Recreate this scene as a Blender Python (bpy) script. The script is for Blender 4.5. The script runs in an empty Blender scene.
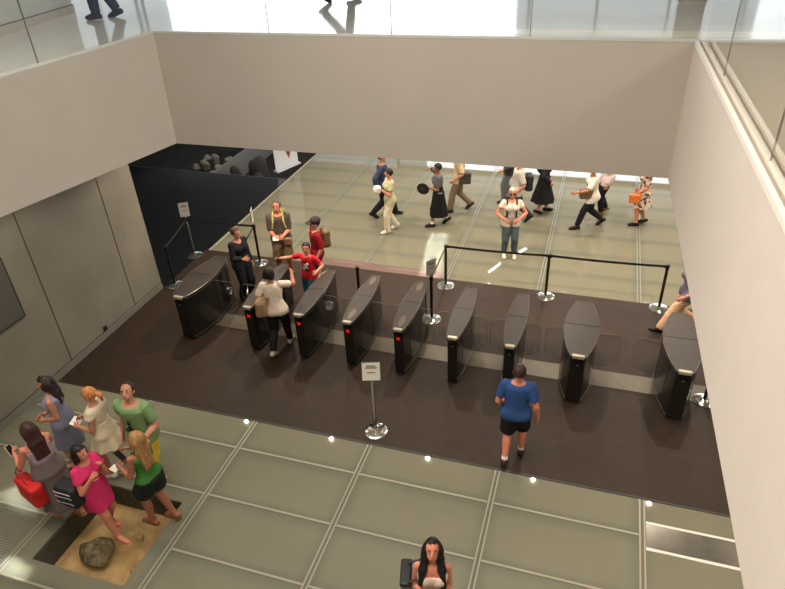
import bpy, bmesh, math, random
import numpy as np
from mathutils import Vector, Matrix, Euler

random.seed(7)
SC = bpy.context.scene
COL = SC.collection
PI = math.pi

# ------------------------------------------------------------------ materials
def lin(c):
    return tuple(((v / 255) / 12.92 if v / 255 <= 0.04045 else ((v / 255 + 0.055) / 1.055) ** 2.4) for v in c)

MATS = {}
def mat(name, rgb, rough=0.6, metal=0.0, spec=0.5, var=0.0, scale=20.0, coat=0.0, bump=0.0):
    key = (name, rgb, rough, metal, spec, var, scale, coat, bump)
    if key in MATS:
        return MATS[key]
    m = bpy.data.materials.new(name)
    m.use_nodes = True
    nt = m.node_tree
    b = nt.nodes['Principled BSDF']
    c = lin(rgb)
    b.inputs['Base Color'].default_value = (*c, 1)
    b.inputs['Roughness'].default_value = rough
    b.inputs['Metallic'].default_value = metal
    b.inputs['Specular IOR Level'].default_value = spec
    b.inputs['Coat Weight'].default_value = coat
    if var or bump:
        tc = nt.nodes.new('ShaderNodeTexCoord')
        nz = nt.nodes.new('ShaderNodeTexNoise')
        nz.inputs['Scale'].default_value = scale
        nz.inputs['Detail'].default_value = 5
        nt.links.new(tc.outputs['Object'], nz.inputs['Vector'])
        if var:
            mp = nt.nodes.new('ShaderNodeMapRange')
            mp.inputs[1].default_value = 0.3; mp.inputs[2].default_value = 0.7
            mp.inputs[3].default_value = 1 - var; mp.inputs[4].default_value = 1 + var
            nt.links.new(nz.outputs['Fac'], mp.inputs[0])
            mx = nt.nodes.new('ShaderNodeVectorMath'); mx.operation = 'SCALE'
            mx.inputs[0].default_value = c
            nt.links.new(mp.outputs[0], mx.inputs['Scale'])
            nt.links.new(mx.outputs[0], b.inputs['Base Color'])
        if bump:
            bp = nt.nodes.new('ShaderNodeBump')
            bp.inputs['Strength'].default_value = bump
            bp.inputs['Distance'].default_value = 0.01
            nt.links.new(nz.outputs['Fac'], bp.inputs['Height'])
            nt.links.new(bp.outputs[0], b.inputs['Normal'])
    MATS[key] = m
    return m

def emit(name, rgb, strength):
    m = bpy.data.materials.new(name); m.use_nodes = True
    b = m.node_tree.nodes['Principled BSDF']
    b.inputs['Base Color'].default_value = (*lin(rgb), 1)
    b.inputs['Emission Color'].default_value = (*lin(rgb), 1)
    b.inputs['Emission Strength'].default_value = strength
    return m

def clear_glass(name, tint=(0.93, 0.96, 0.94), ior=1.45, rough=0.0, gain=1.0):
    """flat pane: what is behind shows through, with a Fresnel mirror on top"""
    m = bpy.data.materials.new(name); m.use_nodes = True
    nt = m.node_tree; nt.nodes.clear()
    out = nt.nodes.new('ShaderNodeOutputMaterial')
    mix = nt.nodes.new('ShaderNodeMixShader')
    tr = nt.nodes.new('ShaderNodeBsdfTransparent'); tr.inputs[0].default_value = (*tint, 1)
    gl = nt.nodes.new('ShaderNodeBsdfGlossy'); gl.inputs['Roughness'].default_value = rough
    gl.inputs[0].default_value = (1, 1, 1, 1)
    fr = nt.nodes.new('ShaderNodeFresnel'); fr.inputs[0].default_value = ior
    mu = nt.nodes.new('ShaderNodeMath'); mu.operation = 'MULTIPLY'; mu.inputs[1].default_value = gain
    mu.use_clamp = True
    gq = nt.nodes.new('ShaderNodeNewGeometry')
    fm_ = nt.nodes.new('ShaderNodeMath'); fm_.operation = 'SUBTRACT'; fm_.inputs[0].default_value = 1.0
    nt.links.new(gq.outputs['Backfacing'], fm_.inputs[1])
    f2 = nt.nodes.new('ShaderNodeMath'); f2.operation = 'MULTIPLY'
    nt.links.new(fr.outputs[0], f2.inputs[0]); nt.links.new(fm_.outputs[0], f2.inputs[1])
    nt.links.new(f2.outputs[0], mu.inputs[0]); nt.links.new(mu.outputs[0], mix.inputs[0])
    nt.links.new(tr.outputs[0], mix.inputs[1]); nt.links.new(gl.outputs[0], mix.inputs[2])
    nt.links.new(mix.outputs[0], out.inputs[0])
    return m

# ------------------------------------------------------------------ object helpers
def tag(o, label=None, cat=None, group=None, kind=None):
    if label: o['label'] = label
    if cat: o['category'] = cat
    if group: o['group'] = group
    if kind: o['kind'] = kind
    return o

def empty(name, loc=(0, 0, 0), rz=0.0):
    o = bpy.data.objects.new(name, None)
    o.empty_display_size = 0.1
    COL.objects.link(o)
    o.location = loc
    o.rotation_euler = (0, 0, rz)
    return o

def link(name, me, material=None, parent=None):
    o = bpy.data.objects.new(name, me)
    COL.objects.link(o)
    if material is not None:
        for mm in (material if isinstance(material, (list, tuple)) else [material]):
            me.materials.append(mm)
    if parent: o.parent = parent
    return o

class MB:
    def __init__(s): s.bm = bmesh.new()
    def box(s, lo, hi, bevel=0.0):
        r = bmesh.ops.create_cube(s.bm, size=1)
        for v in r['verts']:
            for i in range(3):
                v.co[i] = lo[i] if v.co[i] < 0 else hi[i]
        if bevel:
            es = list({e for v in r['verts'] for e in v.link_edges})
            bmesh.ops.bevel(s.bm, geom=es, offset=bevel, segments=2, affect='EDGES', profile=0.5)
        return s
    def obox(s, c, ax, half):
        """box with axes ax (3 vectors) and half sizes"""
        vs = []
        for i in (-1, 1):
            for j in (-1, 1):
                for k in (-1, 1):
                    vs.append(s.bm.verts.new(Vector(c) + Vector(ax[0]) * half[0] * i + Vector(ax[1]) * half[1] * j + Vector(ax[2]) * half[2] * k))
        for f in ((0, 1, 3, 2), (4, 6, 7, 5), (0, 4, 5, 1), (2, 3, 7, 6), (0, 2, 6, 4), (1, 5, 7, 3)):
            s.bm.faces.new([vs[i] for i in f])
        return s
    def bar(s, a, b, w, h):
        a, b = Vector(a), Vector(b)
        d = (b - a); L = d.length; d.normalize()
        up = Vector((0, 0, 1)) if abs(d.z) < .95 else Vector((0, 1, 0))
        sd = d.cross(up).normalized(); u2 = sd.cross(d)
        return s.obox((a + b) / 2, (d, sd, u2), (L / 2, w / 2, h / 2))
    def lathe(s, prof, c=(0, 0, 0), n=24):
        rings = []
        for r, z in prof:
            rings.append([s.bm.verts.new((c[0] + r * math.cos(2 * PI * k / n), c[1] + r * math.sin(2 * PI * k / n), c[2] + z)) for k in range(n)])
        for a, b in zip(rings, rings[1:]):
            for k in range(n):
                s.bm.faces.new((a[k], a[(k + 1) % n], b[(k + 1) % n], b[k]))
        s.bm.faces.new(rings[0][::-1]); s.bm.faces.new(rings[-1])
        return s
    def tube(s, pts, r, n=8):
        pts = [Vector(p) for p in pts]
        rs = r if isinstance(r, (list, tuple)) else [r] * len(pts)
        rings = []
        prev = None
        for i, p in enumerate(pts):
            d = (pts[min(i + 1, len(pts) - 1)] - pts[max(i - 1, 0)]).normalized()
            ref = prev if prev is not None else (Vector((0, 0, 1)) if abs(d.z) < .9 else Vector((1, 0, 0)))
            x = (ref - d * ref.dot(d))
            if x.length < 1e-6: x = d.orthogonal()
            x.normalize(); y = d.cross(x); prev = x
            rings.append([s.bm.verts.new(p + (x * math.cos(2 * PI * k / n) + y * math.sin(2 * PI * k / n)) * rs[i]) for k in range(n)])
        for a, b in zip(rings, rings[1:]):
            for k in range(n):
                s.bm.faces.new((a[k], a[(k + 1) % n], b[(k + 1) % n], b[k]))
        s.bm.faces.new(rings[0][::-1]); s.bm.faces.new(rings[-1])
        return s
    def ribbon(s, pts, w, t, wdir):
        """flat strap: width w along wdir (vector), thickness t"""
        pts = [Vector(p) for p in pts]; wd = Vector(wdir).normalized()
        rings = []
        for i, p in enumerate(pts):
            d = (pts[min(i + 1, len(pts) - 1)] - pts[max(i - 1, 0)]).normalized()
            n = d.cross(wd)
            if n.length < 1e-5: n = d.orthogonal()
            n.normalize()
            rings.append([s.bm.verts.new(p + wd * (w / 2 * a) + n * (t / 2 * b)) for a, b in ((-1, -1), (1, -1), (1, 1), (-1, 1))])
        for a, b in zip(rings, rings[1:]):
            for k in range(4):
                s.bm.faces.new((a[k], a[(k + 1) % 4], b[(k + 1) % 4], b[k]))
        s.bm.faces.new(rings[0][::-1]); s.bm.faces.new(rings[-1])
        return s
    def prism(s, poly, z0, z1, ax=None):
        """extrude polygon (x,y list) from z0 to z1; ax maps (u,v,w)->xyz"""
        f = ax or (lambda u, v, w: (u, v, w))
        a = [s.bm.verts.new(f(u, v, z0)) for u, v in poly]
        b = [s.bm.verts.new(f(u, v, z1)) for u, v in poly]
        n = len(poly)
        s.bm.faces.new(a[::-1]); s.bm.faces.new(b)
        for k in range(n):
            s.bm.faces.new((a[k], a[(k + 1) % n], b[(k + 1) % n], b[k]))
        return s
    def ball(s, c, r, u=10, v=7, sc=(1, 1, 1)):
        m = Matrix.Translation(Vector(c)) @ Matrix.Diagonal((*sc, 1))
        bmesh.ops.create_uvsphere(s.bm, u_segments=u, v_segments=v, radius=r, matrix=m)
        return s
    def build(s, name, material, parent=None, smooth=False):
        bmesh.ops.recalc_face_normals(s.bm, faces=s.bm.faces)
        me = bpy.data.meshes.new(name)
        s.bm.to_mesh(me); s.bm.free()
        if smooth:
            for p in me.polygons: p.use_smooth = True
            try: me.set_sharp_from_angle(angle=math.radians(40))
            except Exception: pass
        return link(name, me, material, parent)

def box(name, lo, hi, material, parent=None, bevel=0.0):
    return MB().box(lo, hi, bevel).build(name, material, parent)

def struct(o): o['kind'] = 'structure'; return o

# ------------------------------------------------------------------ camera (solved from the floor grid)
cam_d = bpy.data.cameras.new('camera')
cam = bpy.data.objects.new('camera', cam_d); COL.objects.link(cam)
R0 = (0.9530297833137672, 0.2995921403364066, -0.04448349767683419)
R1 = (0.12617018475133834, -0.5262210649550565, -0.840935476286605)
R2 = (-0.27534581274594894, 0.7958240636260109, -0.5393039432055506)
CZ = 7.0
cam.matrix_world = Matrix(((R0[0], -R1[0], -R2[0], 0), (R0[1], -R1[1], -R2[1], 0), (R0[2], -R1[2], -R2[2], CZ), (0, 0, 0, 1)))
cam_d.sensor_width = 36
cam_d.lens = 640.08 / 785 * 36
cam_d.clip_start = 0.05; cam_d.clip_end = 200
SC.camera = cam

# ------------------------------------------------------------------ key dimensions
XW = -8.4            # left concrete wall plane
WALL_END = 9.42
YM0, YM1 = 6.34, 11.15   # brown mat
COLS = [-10.25, -8.35, -6.46, -4.56, -2.66, -0.755, 1.155, 3.05, 4.95, 6.85, 8.75]
ROWP = 0.8925
ROW0 = 5.73
ZU, ZB = 5.35, 3.72      # upper floor, underside of the slab
VX0, VX1, VY1 = -6.28, 0.93, 8.25

# ------------------------------------------------------------------ floor
def frosted_floor():
    m = bpy.data.materials.new('frosted_glass_floor'); m.use_nodes = True
    nt = m.node_tree; b = nt.nodes['Principled BSDF']; N = nt.nodes.new; L = nt.links.new
    geo = N('ShaderNodeNewGeometry'); sep = N('ShaderNodeSeparateXYZ'); L(geo.outputs['Position'], sep.inputs[0])
    def M(op, a, bb=None, clamp=False):
        n = N('ShaderNodeMath'); n.operation = op; n.use_clamp = clamp
        for i, v in enumerate((a, bb)):
            if v is None: continue
            if isinstance(v, (int, float)): n.inputs[i].default_value = v
            else: L(v, n.inputs[i])
        return n.outputs[0]
    # joists seen through the frosted glass, just behind each row line
    yy = M('SUBTRACT', sep.outputs['Y'], ROW0 - ROWP * 20)
    fr = M('FRACT', M('DIVIDE', yy, ROWP))
    d = M('MULTIPLY', fr, ROWP)                    # distance past the row line
    d2 = M('SUBTRACT', ROWP, d)
    j = N('ShaderNodeMapRange'); j.interpolation_type = 'SMOOTHSTEP'
    L(M('MINIMUM', M('MULTIPLY', d, 1.6), d2), j.inputs[0])
    j.inputs[1].default_value = 0.02; j.inputs[2].default_value = 0.22
    j.inputs[3].default_value = 0.0; j.inputs[4].default_value = 1.0
    xx = M('SUBTRACT', sep.outputs['X'], COLS[0])
    fx = M('MULTIPLY', M('FRACT', M('DIVIDE', xx, 1.9)), 1.9)
    jx = N('ShaderNodeMapRange'); jx.interpolation_type = 'SMOOTHSTEP'
    L(M('MINIMUM', fx, M('SUBTRACT', 1.9, fx)), jx.inputs[0])
    jx.inputs[1].default_value = 0.03; jx.inputs[2].default_value = 0.2
    jj = M('MULTIPLY', M('ADD', M('MULTIPLY', j.outputs[0], 0.5), 0.5), M('ADD', M('MULTIPLY', jx.outputs[0], 0.4), 0.6))
    nz = N('ShaderNodeTexNoise'); nz.inputs['Scale'].default_value = 1.3; nz.inputs['Detail'].default_value = 3
    L(geo.outputs['Position'], nz.inputs['Vector'])
    # fine dot frit
    sx = M('SINE', M('MULTIPLY', sep.outputs['X'], 160)); sy = M('SINE', M('MULTIPLY', sep.outputs['Y'], 160))
    dots = M('MULTIPLY', M('MULTIPLY', sx, sy), 0.06)
    v = M('ADD', M('ADD', jj, dots), M('MULTIPLY', M('SUBTRACT', nz.outputs['Fac'], 0.5), 0.25), )
    mx = N('ShaderNodeMix'); mx.data_type = 'RGBA'; mx.clamp_factor = True
    L(v, mx.inputs['Factor'])
    mx.inputs['A'].default_value = (*lin((92, 97, 86)), 1)
    mx.inputs['B'].default_value = (*lin((119, 116, 98)), 1)
    L(mx.outputs['Result'], b.inputs['Base Color'])
    b.inputs['Roughness'].default_value = 0.025
    b.inputs['Specular IOR Level'].default_value = 0.55
    return m
M_FLOOR = frosted_floor()
M_RAIL = mat('glazing_rail', (150, 144, 122), 0.4, 0.0, 0.5)
M_RAIL_W = mat('pale_glazing_rail', (205, 205, 192), 0.4, 0.0, 0.5)
M_GAP = mat('dark_joint', (92, 89, 76), .6)

PX0, PX1, PY0, PY1 = -6.18, -4.80, 3.33, 4.62     # clear opening above the dig
def rect_minus(lo, hi, hlo, hhi):
    return [((lo[0], lo[1]), (hi[0], hlo[1])), ((lo[0], hhi[1]), (hi[0], hi[1])), ((lo[0], hlo[1]), (hlo[0], hhi[1])), ((hhi[0], hlo[1]), (hi[0], hhi[1]))]
fm = MB()
def slab(m, x0, y0, x1, y1, z0=-0.04, z1=0.0): m.box((x0, y0, z0), (x1, y1, z1))
for (a, b_) in rect_minus((XW - .2, -2.5), (9.0, YM0 + .05), (PX0, PY0), (PX1, PY1)): slab(fm, a[0], a[1], b_[0], b_[1])
slab(fm, XW + .07, YM1 - .05, 9.0, 26)
struct(fm.build('floor', M_FLOOR))
# dark stone floor beyond the wall
M_BLACK = mat('polished_black_stone', (18, 20, 23), 0.12, 0, 0.55, 0.25, 3)
struct(box('floor_dark', (-20, WALL_END - .3, -.04), (XW + .07, 15.5, 0.0), M_BLACK))
struct(box('trim_1', (XW + .05, YM1, 0.0), (XW + .11, 26, .006), M_RAIL))
# mat with a shallow dark lip
M_MAT = mat('brown_stone_mat', (48, 36, 27), 0.55, 0, 0.2, 0.14, 6, 0, 0.0)
mt = MB(); mt.box((XW, YM0, -.03), (9.0, YM1, .012)); struct(mt.build('floor_mat', M_MAT))
struct(box('trim_2', (XW, YM0 - .035, -.02), (9.0, YM0, .010), mat('mat_edge', (38, 33, 29), .5)))
# pale threshold plate the gates stand on
struct(box('trim_3', (-7.0, 8.47, .0), (3.2, 8.88, .017), mat('threshold_plate', (92, 84, 70), 0.4, 0.2, 0.5, .1, 8)))
# mauve strip behind the mat with pale lettering marks
struct(box('trim_4', (-5.6, YM1 - .02, 0), (-2.78, YM1 + .26, .014), mat('mauve_strip', (98, 74, 66), 0.5)))
lt = MB()
for x0, x1, y in ((-5.25, -4.6, 11.30), (-3.95, -2.95, 11.27)):
    x = x0
    while x < x1:
        w = random.uniform(.02, .055)
        lt.box((x, y, .014), (x + w, y + .05, .0165)); x += w + .018
struct(lt.build('trim_5', mat('pale_lettering', (128, 106, 98), .6)))

# rails of the floor glazing
rails = MB(); gaps = MB()
def rail_col(x, y0, y1):
    gaps.box((x - .022, y0, 0), (x + .022, y1, .002))
    for s in (-1, 1): rails.box((x + s * .028 - .010, y0, 0), (x + s * .028 + .010, y1, .005))
def rail_row(y, x0, x1):
    rails.box((x0, y - .014, 0), (x1, y + .014, .0045))
    gaps.box((x0, y - .03, 0), (x1, y - .014, .002))
for x in COLS[2:]:
    rail_col(x, -2.5, YM0 - .036)
for k in range(-9, 1):
    y = ROW0 + k * ROWP
    for x0, x1 in zip(COLS[1:], COLS[2:]):
        if k == -2 and x0 == -6.46: continue
        rail_row(y, x0 + .046, x1 - .046)
rails.build('trim_6', M_RAIL)['kind'] = 'structure'
gaps.build('trim_7', M_GAP)['kind'] = 'structure'
fr = MB()
for x in COLS[2:]:
    for s in (-1, 1): fr.box((x + s * .03 - .009, YM1 + .0, 0), (x + s * .03 + .009, 26, .004))
fr.build('trim_8', mat('grey_glazing_rail', (122, 122, 110), .4))['kind'] = 'structure'
# stainless channel set into the floor at right
ch = MB(); ch.box((1.20, 5.56, 0), (9, 5.92, .006))
struct(ch.build('trim_9', mat('brushed_steel_channel', (110, 106, 98), 0.28, 0.75, .5, .15, 4)))
c2 = MB(); c2.box((1.20, 5.92, 0), (9, 5.955, .008)); c2.box((1.20, 5.52, 0), (9, 5.56, .008))
struct(c2.build('trim_10', M_RAIL_W))
# grille strips in the left corner of the floor
gr = MB(); y = 1.0
while y < 3.86:
    if abs(((y - ROW0) / ROWP) % 1) > .06:
        gr.box((-8.2, y, .0), (-6.56, y + .016, .006))
    y += .034
struct(gr.build('trim_11', mat('grille_steel', (150, 146, 138), .3, .6)))

# pit under the clear panel
M_SAND = mat('excavated_sand', (196, 160, 112), .95, 0, .2, .22, 5, 0, .6)
pit = MB()
pz = -.42
pit.box((PX0 - .02, PY0 - .02, pz - .03), (PX1 + .02, PY1 + .02, pz))
struct(pit.build('floor_pit', M_SAND))
pw = MB()
for lo, hi in (((PX0 - .04, PY0 - .04, pz), (PX0, PY1 + .04, -.04)), ((PX1, PY0 - .04, pz), (PX1 + .04, PY1 + .04, -.04)), ((PX0, PY0 - .04, pz), (PX1, PY0, -.04)), ((PX0, PY1, pz), (PX1, PY1 + .04, -.04))):
    pw.box(lo, hi)
struct(pw.build('wall_pit', mat('pit_wall', (84, 84, 72), .9, 0, .2, .2, 8)))
M_CLEAR = clear_glass('clear_floor_glass', (.97, .975, .955), 1.35)
struct(box('floor_glass', (PX0, PY0, -.016), (PX1, PY1, -.001), M_CLEAR))

# ------------------------------------------------------------------ left wall (lower level)
M_CONC = mat('grey_brown_panel', (126, 120, 106), .55, 0, .4, .13, 1.1)
seams = [-2.5, 1.3, 3.1, 4.9, 6.72, 8.535, WALL_END]
wb = MB(); wb.box((XW - .3, -2.5, -.04), (XW - .012, WALL_END, ZB)); struct(wb.build('wall_left', mat('panel_joint', (52, 50, 45), .8)))
for i, (a, b_) in enumerate(zip(seams, seams[1:])):
    e = .011
    p = MB(); p.box((XW - .03, a + e, .16), (XW, b_ - (e if b_ < WALL_END else 0), ZB), .002)
    o = struct(p.build('wall_left_panel' if i == 0 else 'wall_left_panel.%03d' % i, M_CONC))
struct(box('baseboard_left', (XW - .03, -2.5, 0), (XW + .012, WALL_END, .135), mat('baseboard_grey', (118, 114, 104), .5)))
# dark display panel and socket on it
dp = empty('wall_display', (XW, 5.4, 1.45))
box('frame', (0, -.82, 0), (.03, .82, 1.07), mat('display_frame', (34, 34, 34), .5), dp, .004)
box('screen', (.03, -.79, .03), (.034, .79, 1.04), mat('display_face', (86, 84, 79), .35), dp)
tag(dp, 'dark rectangular panel hung on the grey wall at the far left', 'wall panel')
sk = empty('wall_socket', (XW, 7.64, .2))
box('cover_plate', (0, -.05, -.05), (.012, .05, .06), mat('socket_plate', (48, 46, 42), .5), sk, .004)
box('insert', (.012, -.03, -.03), (.016, .03, .035), mat('socket_insert', (20, 20, 20), .5), sk)
tag(sk, 'small dark socket low on the grey panelled wall', 'socket')

# ------------------------------------------------------------------ upper slab, fascias, upper room
M_WALL = mat('warm_white_plaster', (206, 196, 184), .75, 0, .25, .02, 2)
M_CEIL = mat('soffit_white', (190, 186, 178), .8)
M_UF = mat('polished_pale_marble', (226, 222, 214), .09, 0, .55, .03, 2)
def slab_piece(name, lo, hi, m): return struct(box(name, lo, hi, m))
# soffit slabs (their inner faces are the fascias)
def XL(y, z):      # left parapet face (leans outward a little towards the viewer)
    t = (z - ZB) / (ZU - ZB); k = 8.25 - y
    return t * (-6.27 - .12 * k) + (1 - t) * (-6.31 - .235 * k)
def XR(y, z=0):
    return .905 + (8.25 - y) * .026
def splay(name, fn, y0, y1, o0, o1, z0, z1, m, parent=None, n=1, base=(0, 0, 0)):
    """run along y whose x comes from fn(y, z) plus offsets o0..o1"""
    mb = MB(); bm = mb.bm
    for q in range(n):
        ya, yb = y0 + (y1 - y0) * q / n, y0 + (y1 - y0) * (q + 1) / n
        vs = [bm.verts.new(Vector((fn(y, z) + o, y, z)) - Vector(base)) for y in (ya, yb) for z in (z0, z1) for o in (o0, o1)]
        for f in ((0, 1, 3, 2), (4, 6, 7, 5), (0, 4, 5, 1), (2, 3, 7, 6), (0, 2, 6, 4), (1, 5, 7, 3)): bm.faces.new([vs[g] for g in f])
    return mb.build(name, m, parent)
slab_piece('wall_back_fascia', (-6.5, VY1, ZB), (1.1, VY1 + .12, ZU - .02), M_WALL)
struct(splay('wall_left_fascia', XL, -.3, VY1 + .001, -.12, 0, ZB, ZU - .02, M_WALL, None, 140))
struct(splay('wall_right_fascia', XR, -.3, VY1 + .001, 0, .12, ZB, ZU - .02, M_WALL))
slab_piece('ceiling_lower_back', (-20, VY1 + .12, ZB), (9, 26, ZB + .1), M_CEIL)
struct(splay('ceiling_lower_left', lambda y, z: XL(y, ZB), -2.5, VY1 + .12, -12, -.12, ZB, ZB + .1, M_CEIL))
slab_piece('ceiling_lower_right', (1.13, -2.5, ZB), (9, VY1 + .12, ZB + .1), M_CEIL)
# upper floor
slab_piece('floor_upper_back', (-20, VY1 + .10, ZU - .12), (9, 26, ZU), M_UF)
struct(splay('floor_upper_left', lambda y, z: XL(y, ZU), -2.5, VY1 + .10, -12, -.10, ZU - .12, ZU, M_UF))
struct(splay('floor_upper_right', XR, -2.5, VY1 + .10, .17, 9, ZU - .12, ZU - .02, mat('beige_marble', (186, 168, 144), .35, 0, .3)))
slab_piece('trim_12', (-6.5, VY1, ZU - .02), (.98, VY1 + .10, ZU + .004), mat('edge_trim', (196, 194, 184), .4))
struct(splay('trim_13', lambda y, z: XL(y, ZU), -.3, VY1, -.1, 0, ZU - .02, ZU + .004, mat('edge_trim', (196, 194, 184), .4)))
struct(splay('trim_14', XR, -.3, VY1, -.004, .035, ZU - .03, ZU + .012, mat('pale_edge_trim', (236, 228, 214), .35)))
struct(splay('trim_15', XR, -.3, VY1, .035, .08, ZU - .06, ZU - .028, mat('groove', (150, 140, 124), .6)))
# thin tile joints on the upper floor and a paler border course
tj = MB(); tj.box((-2.735, VY1 + .2, ZU), (-2.725, 26, ZU + .001)); tj.box((-6.5, VY1 + .3, ZU), (-6.49, 26, ZU + .001))
struct(tj.build('trim_16', mat('tile_joint', (170, 164, 150), .6)))
struct(box('trim_17', (-2.72, VY1 + .30, ZU), (9, VY1 + .62, ZU + .0012), mat('cream_border_stone', (246, 238, 218), .15)))
# left gallery wall on the upper level, slightly skewed as seen
M_GAL = mat('gallery_wall_grey', (196, 196, 190), .5, 0, .4, .02, 2)
gw = MB(); A, B = Vector((-8.2, 4.6, 0)), Vector((-9.06, 9.9, 0))
dirw = (B - A).normalized(); nrm = Vector((-dirw.y, dirw.x, 0)).normalized()
cw = (A + B) / 2 - Vector((0, 0, 0))
start = A - dirw * 7
Lw = (B - start).length
if nrm.x > 0: nrm = -nrm
gw.obox((start + B) / 2 + nrm * .1 + Vector((0, 0, ZU + 2.0)), (dirw, nrm, Vector((0, 0, 1))), (Lw / 2, .1, 2.0))
struct(gw.build('wall_gallery', M_GAL))
gb = MB(); gb.obox((start + B) / 2 - nrm * .01 + Vector((0, 0, ZU + .06)), (dirw, nrm, Vector((0, 0, 1))), (Lw / 2, .012, .06))
struct(gb.build('baseboard_gallery', mat('gallery_baseboard', (188, 180, 168), .5)))
gs = MB(); p = A + dirw * 4.0
gs.obox(p - nrm * .002 + Vector((0, 0, ZU + 2.0)), (dirw, nrm, Vector((0, 0, 1))), (.012, .004, 1.99))
gs.obox((start + B) / 2 - nrm * .004 + Vector((0, 0, ZU + .126)), (dirw, nrm, Vector((0, 0, 1))), (Lw / 2, .018, .007))
struct(gs.build('trim_18', mat('gallery_joint', (120, 118, 112), .6)))

# outer shell
M_SHELL = mat('shell_white', (205, 202, 196), .8)
M_DARKWALL = mat('dark_room_wall', (30, 31, 33), .6)
struct(box('wall_front', (-20, -2.8, -1.5), (9, -2.5, 11), M_SHELL))
struct(box('wall_right', (9, -2.8, -1.5), (9.3, 26, 11), M_SHELL))
struct(box('wall_far_left', (-20.3, -2.8, -1.5), (-20, 26, ZB), M_DARKWALL))
struct(box('ceiling_top', (-20, -2.8, 11), (9.3, 26, 11.2), M_SHELL))
# window wall at the back and far left: mullions only, daylight outside
wm = MB()
x = -20
while x <= 9.01:
    wm.box((x - .04, 26, ZU), (x + .04, 26.12, 11)); x += 2.42
for z in (ZU + .05, 8.2, 10.95): wm.box((-20, 26, z - .05), (9, 26.12, z + .05))
struct(wm.build('window_1', mat('mullion', (120, 122, 122), .4, .5)))
wm = MB(); y = -2.5
while y <= 26:
    wm.box((-20.12, y - .04, ZU), (-20, y + .04, 11)); y += 2.35
for z in (ZU + .05, 8.2, 10.95): wm.box((-20.12, -2.5, z - .05), (-20, 26, z + .05))
struct(wm.build('window_2', mat('mullion', (120, 122, 122), .4, .5)))
wm = MB(); x = -8.4
while x <= 9.01:
    wm.box((x - .04, 26, 0), (x + .04, 26.12, ZB)); x += 2.175
wm.box((-8.4, 26, 0), (9, 26.12, .1)); wm.box((-8.4, 26, ZB - .1), (9, 26.12, ZB))
struct(wm.build('window_3', mat('mullion', (120, 122, 122), .4, .5)))

# ------------------------------------------------------------------ glass balustrades
M_BAL = clear_glass('balustrade_glass', (.965, .98, .97), 1.5)
M_EDGE = mat('glass_edge_green', (112, 116, 108), .3)
M_BALR = clear_glass('balustrade_glass_side', (.93, .95, .93), 1.75)
def balustrade(label, axis, cuts, const, zb, rail_m, gm, group='glass balustrades around the opening'):
    mid = (cuts[0] + cuts[-1]) / 2
    fn = const if callable(const) else None
    t = empty('glass_balustrade', (fn(mid, zb), mid, zb) if fn else (mid, const, zb))
    o = t.location.copy()
    def bx(name, u0, u1, v0, v1, z0, z1, m):
        if fn: return splay(name, lambda y, z: fn(y, zb), u0, u1, v0, v1, z0, z1, m, t, 1, o)
        return box(name, [u0 - o[0], const + v0 - o[1], z0 - o[2]], [u1 - o[0], const + v1 - o[1], z1 - o[2]], m, t)
    bx('base_rail', cuts[0], cuts[-1], -.024, .024, zb, zb + .022, rail_m)
    for a, b_ in zip(cuts, cuts[1:]):
        bx('glass_panel', a + .006, b_ - .006, -.006, .006, zb + .022, zb + 1.12, gm)
    for a in cuts[1:-1]:
        bx('joint_seal', a - .004, a + .004, -.0065, .0065, zb + .022, zb + 1.12, M_EDGE)
    tag(t, label, 'balustrade', None)
    return t
balustrade('glass balustrade along the far edge of the opening, in front of the bright floor', 'x', [-6.30, -4.45, -2.70, -.94, .97], VY1 + .06, ZU, mat('base_shoe', (214, 212, 202), .4), M_BAL)
balustrade('glass balustrade on the left edge of the opening, below the grey gallery wall', 'y', [.2, 2.1, 4.2, 6.34, VY1 + .03], lambda y, z: XL(y, ZU) - .06, ZU, mat('base_shoe', (214, 212, 202), .4), M_BAL)
balustrade('glass balustrade on the right edge of the opening, mirroring the far parapet', 'y', [.15, 2.4, 4.58, 6.77, VY1], lambda y, z: XR(y) + .105, ZU - .02, mat('base_shoe_warm', (226, 214, 196), .4), M_BALR)

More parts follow.
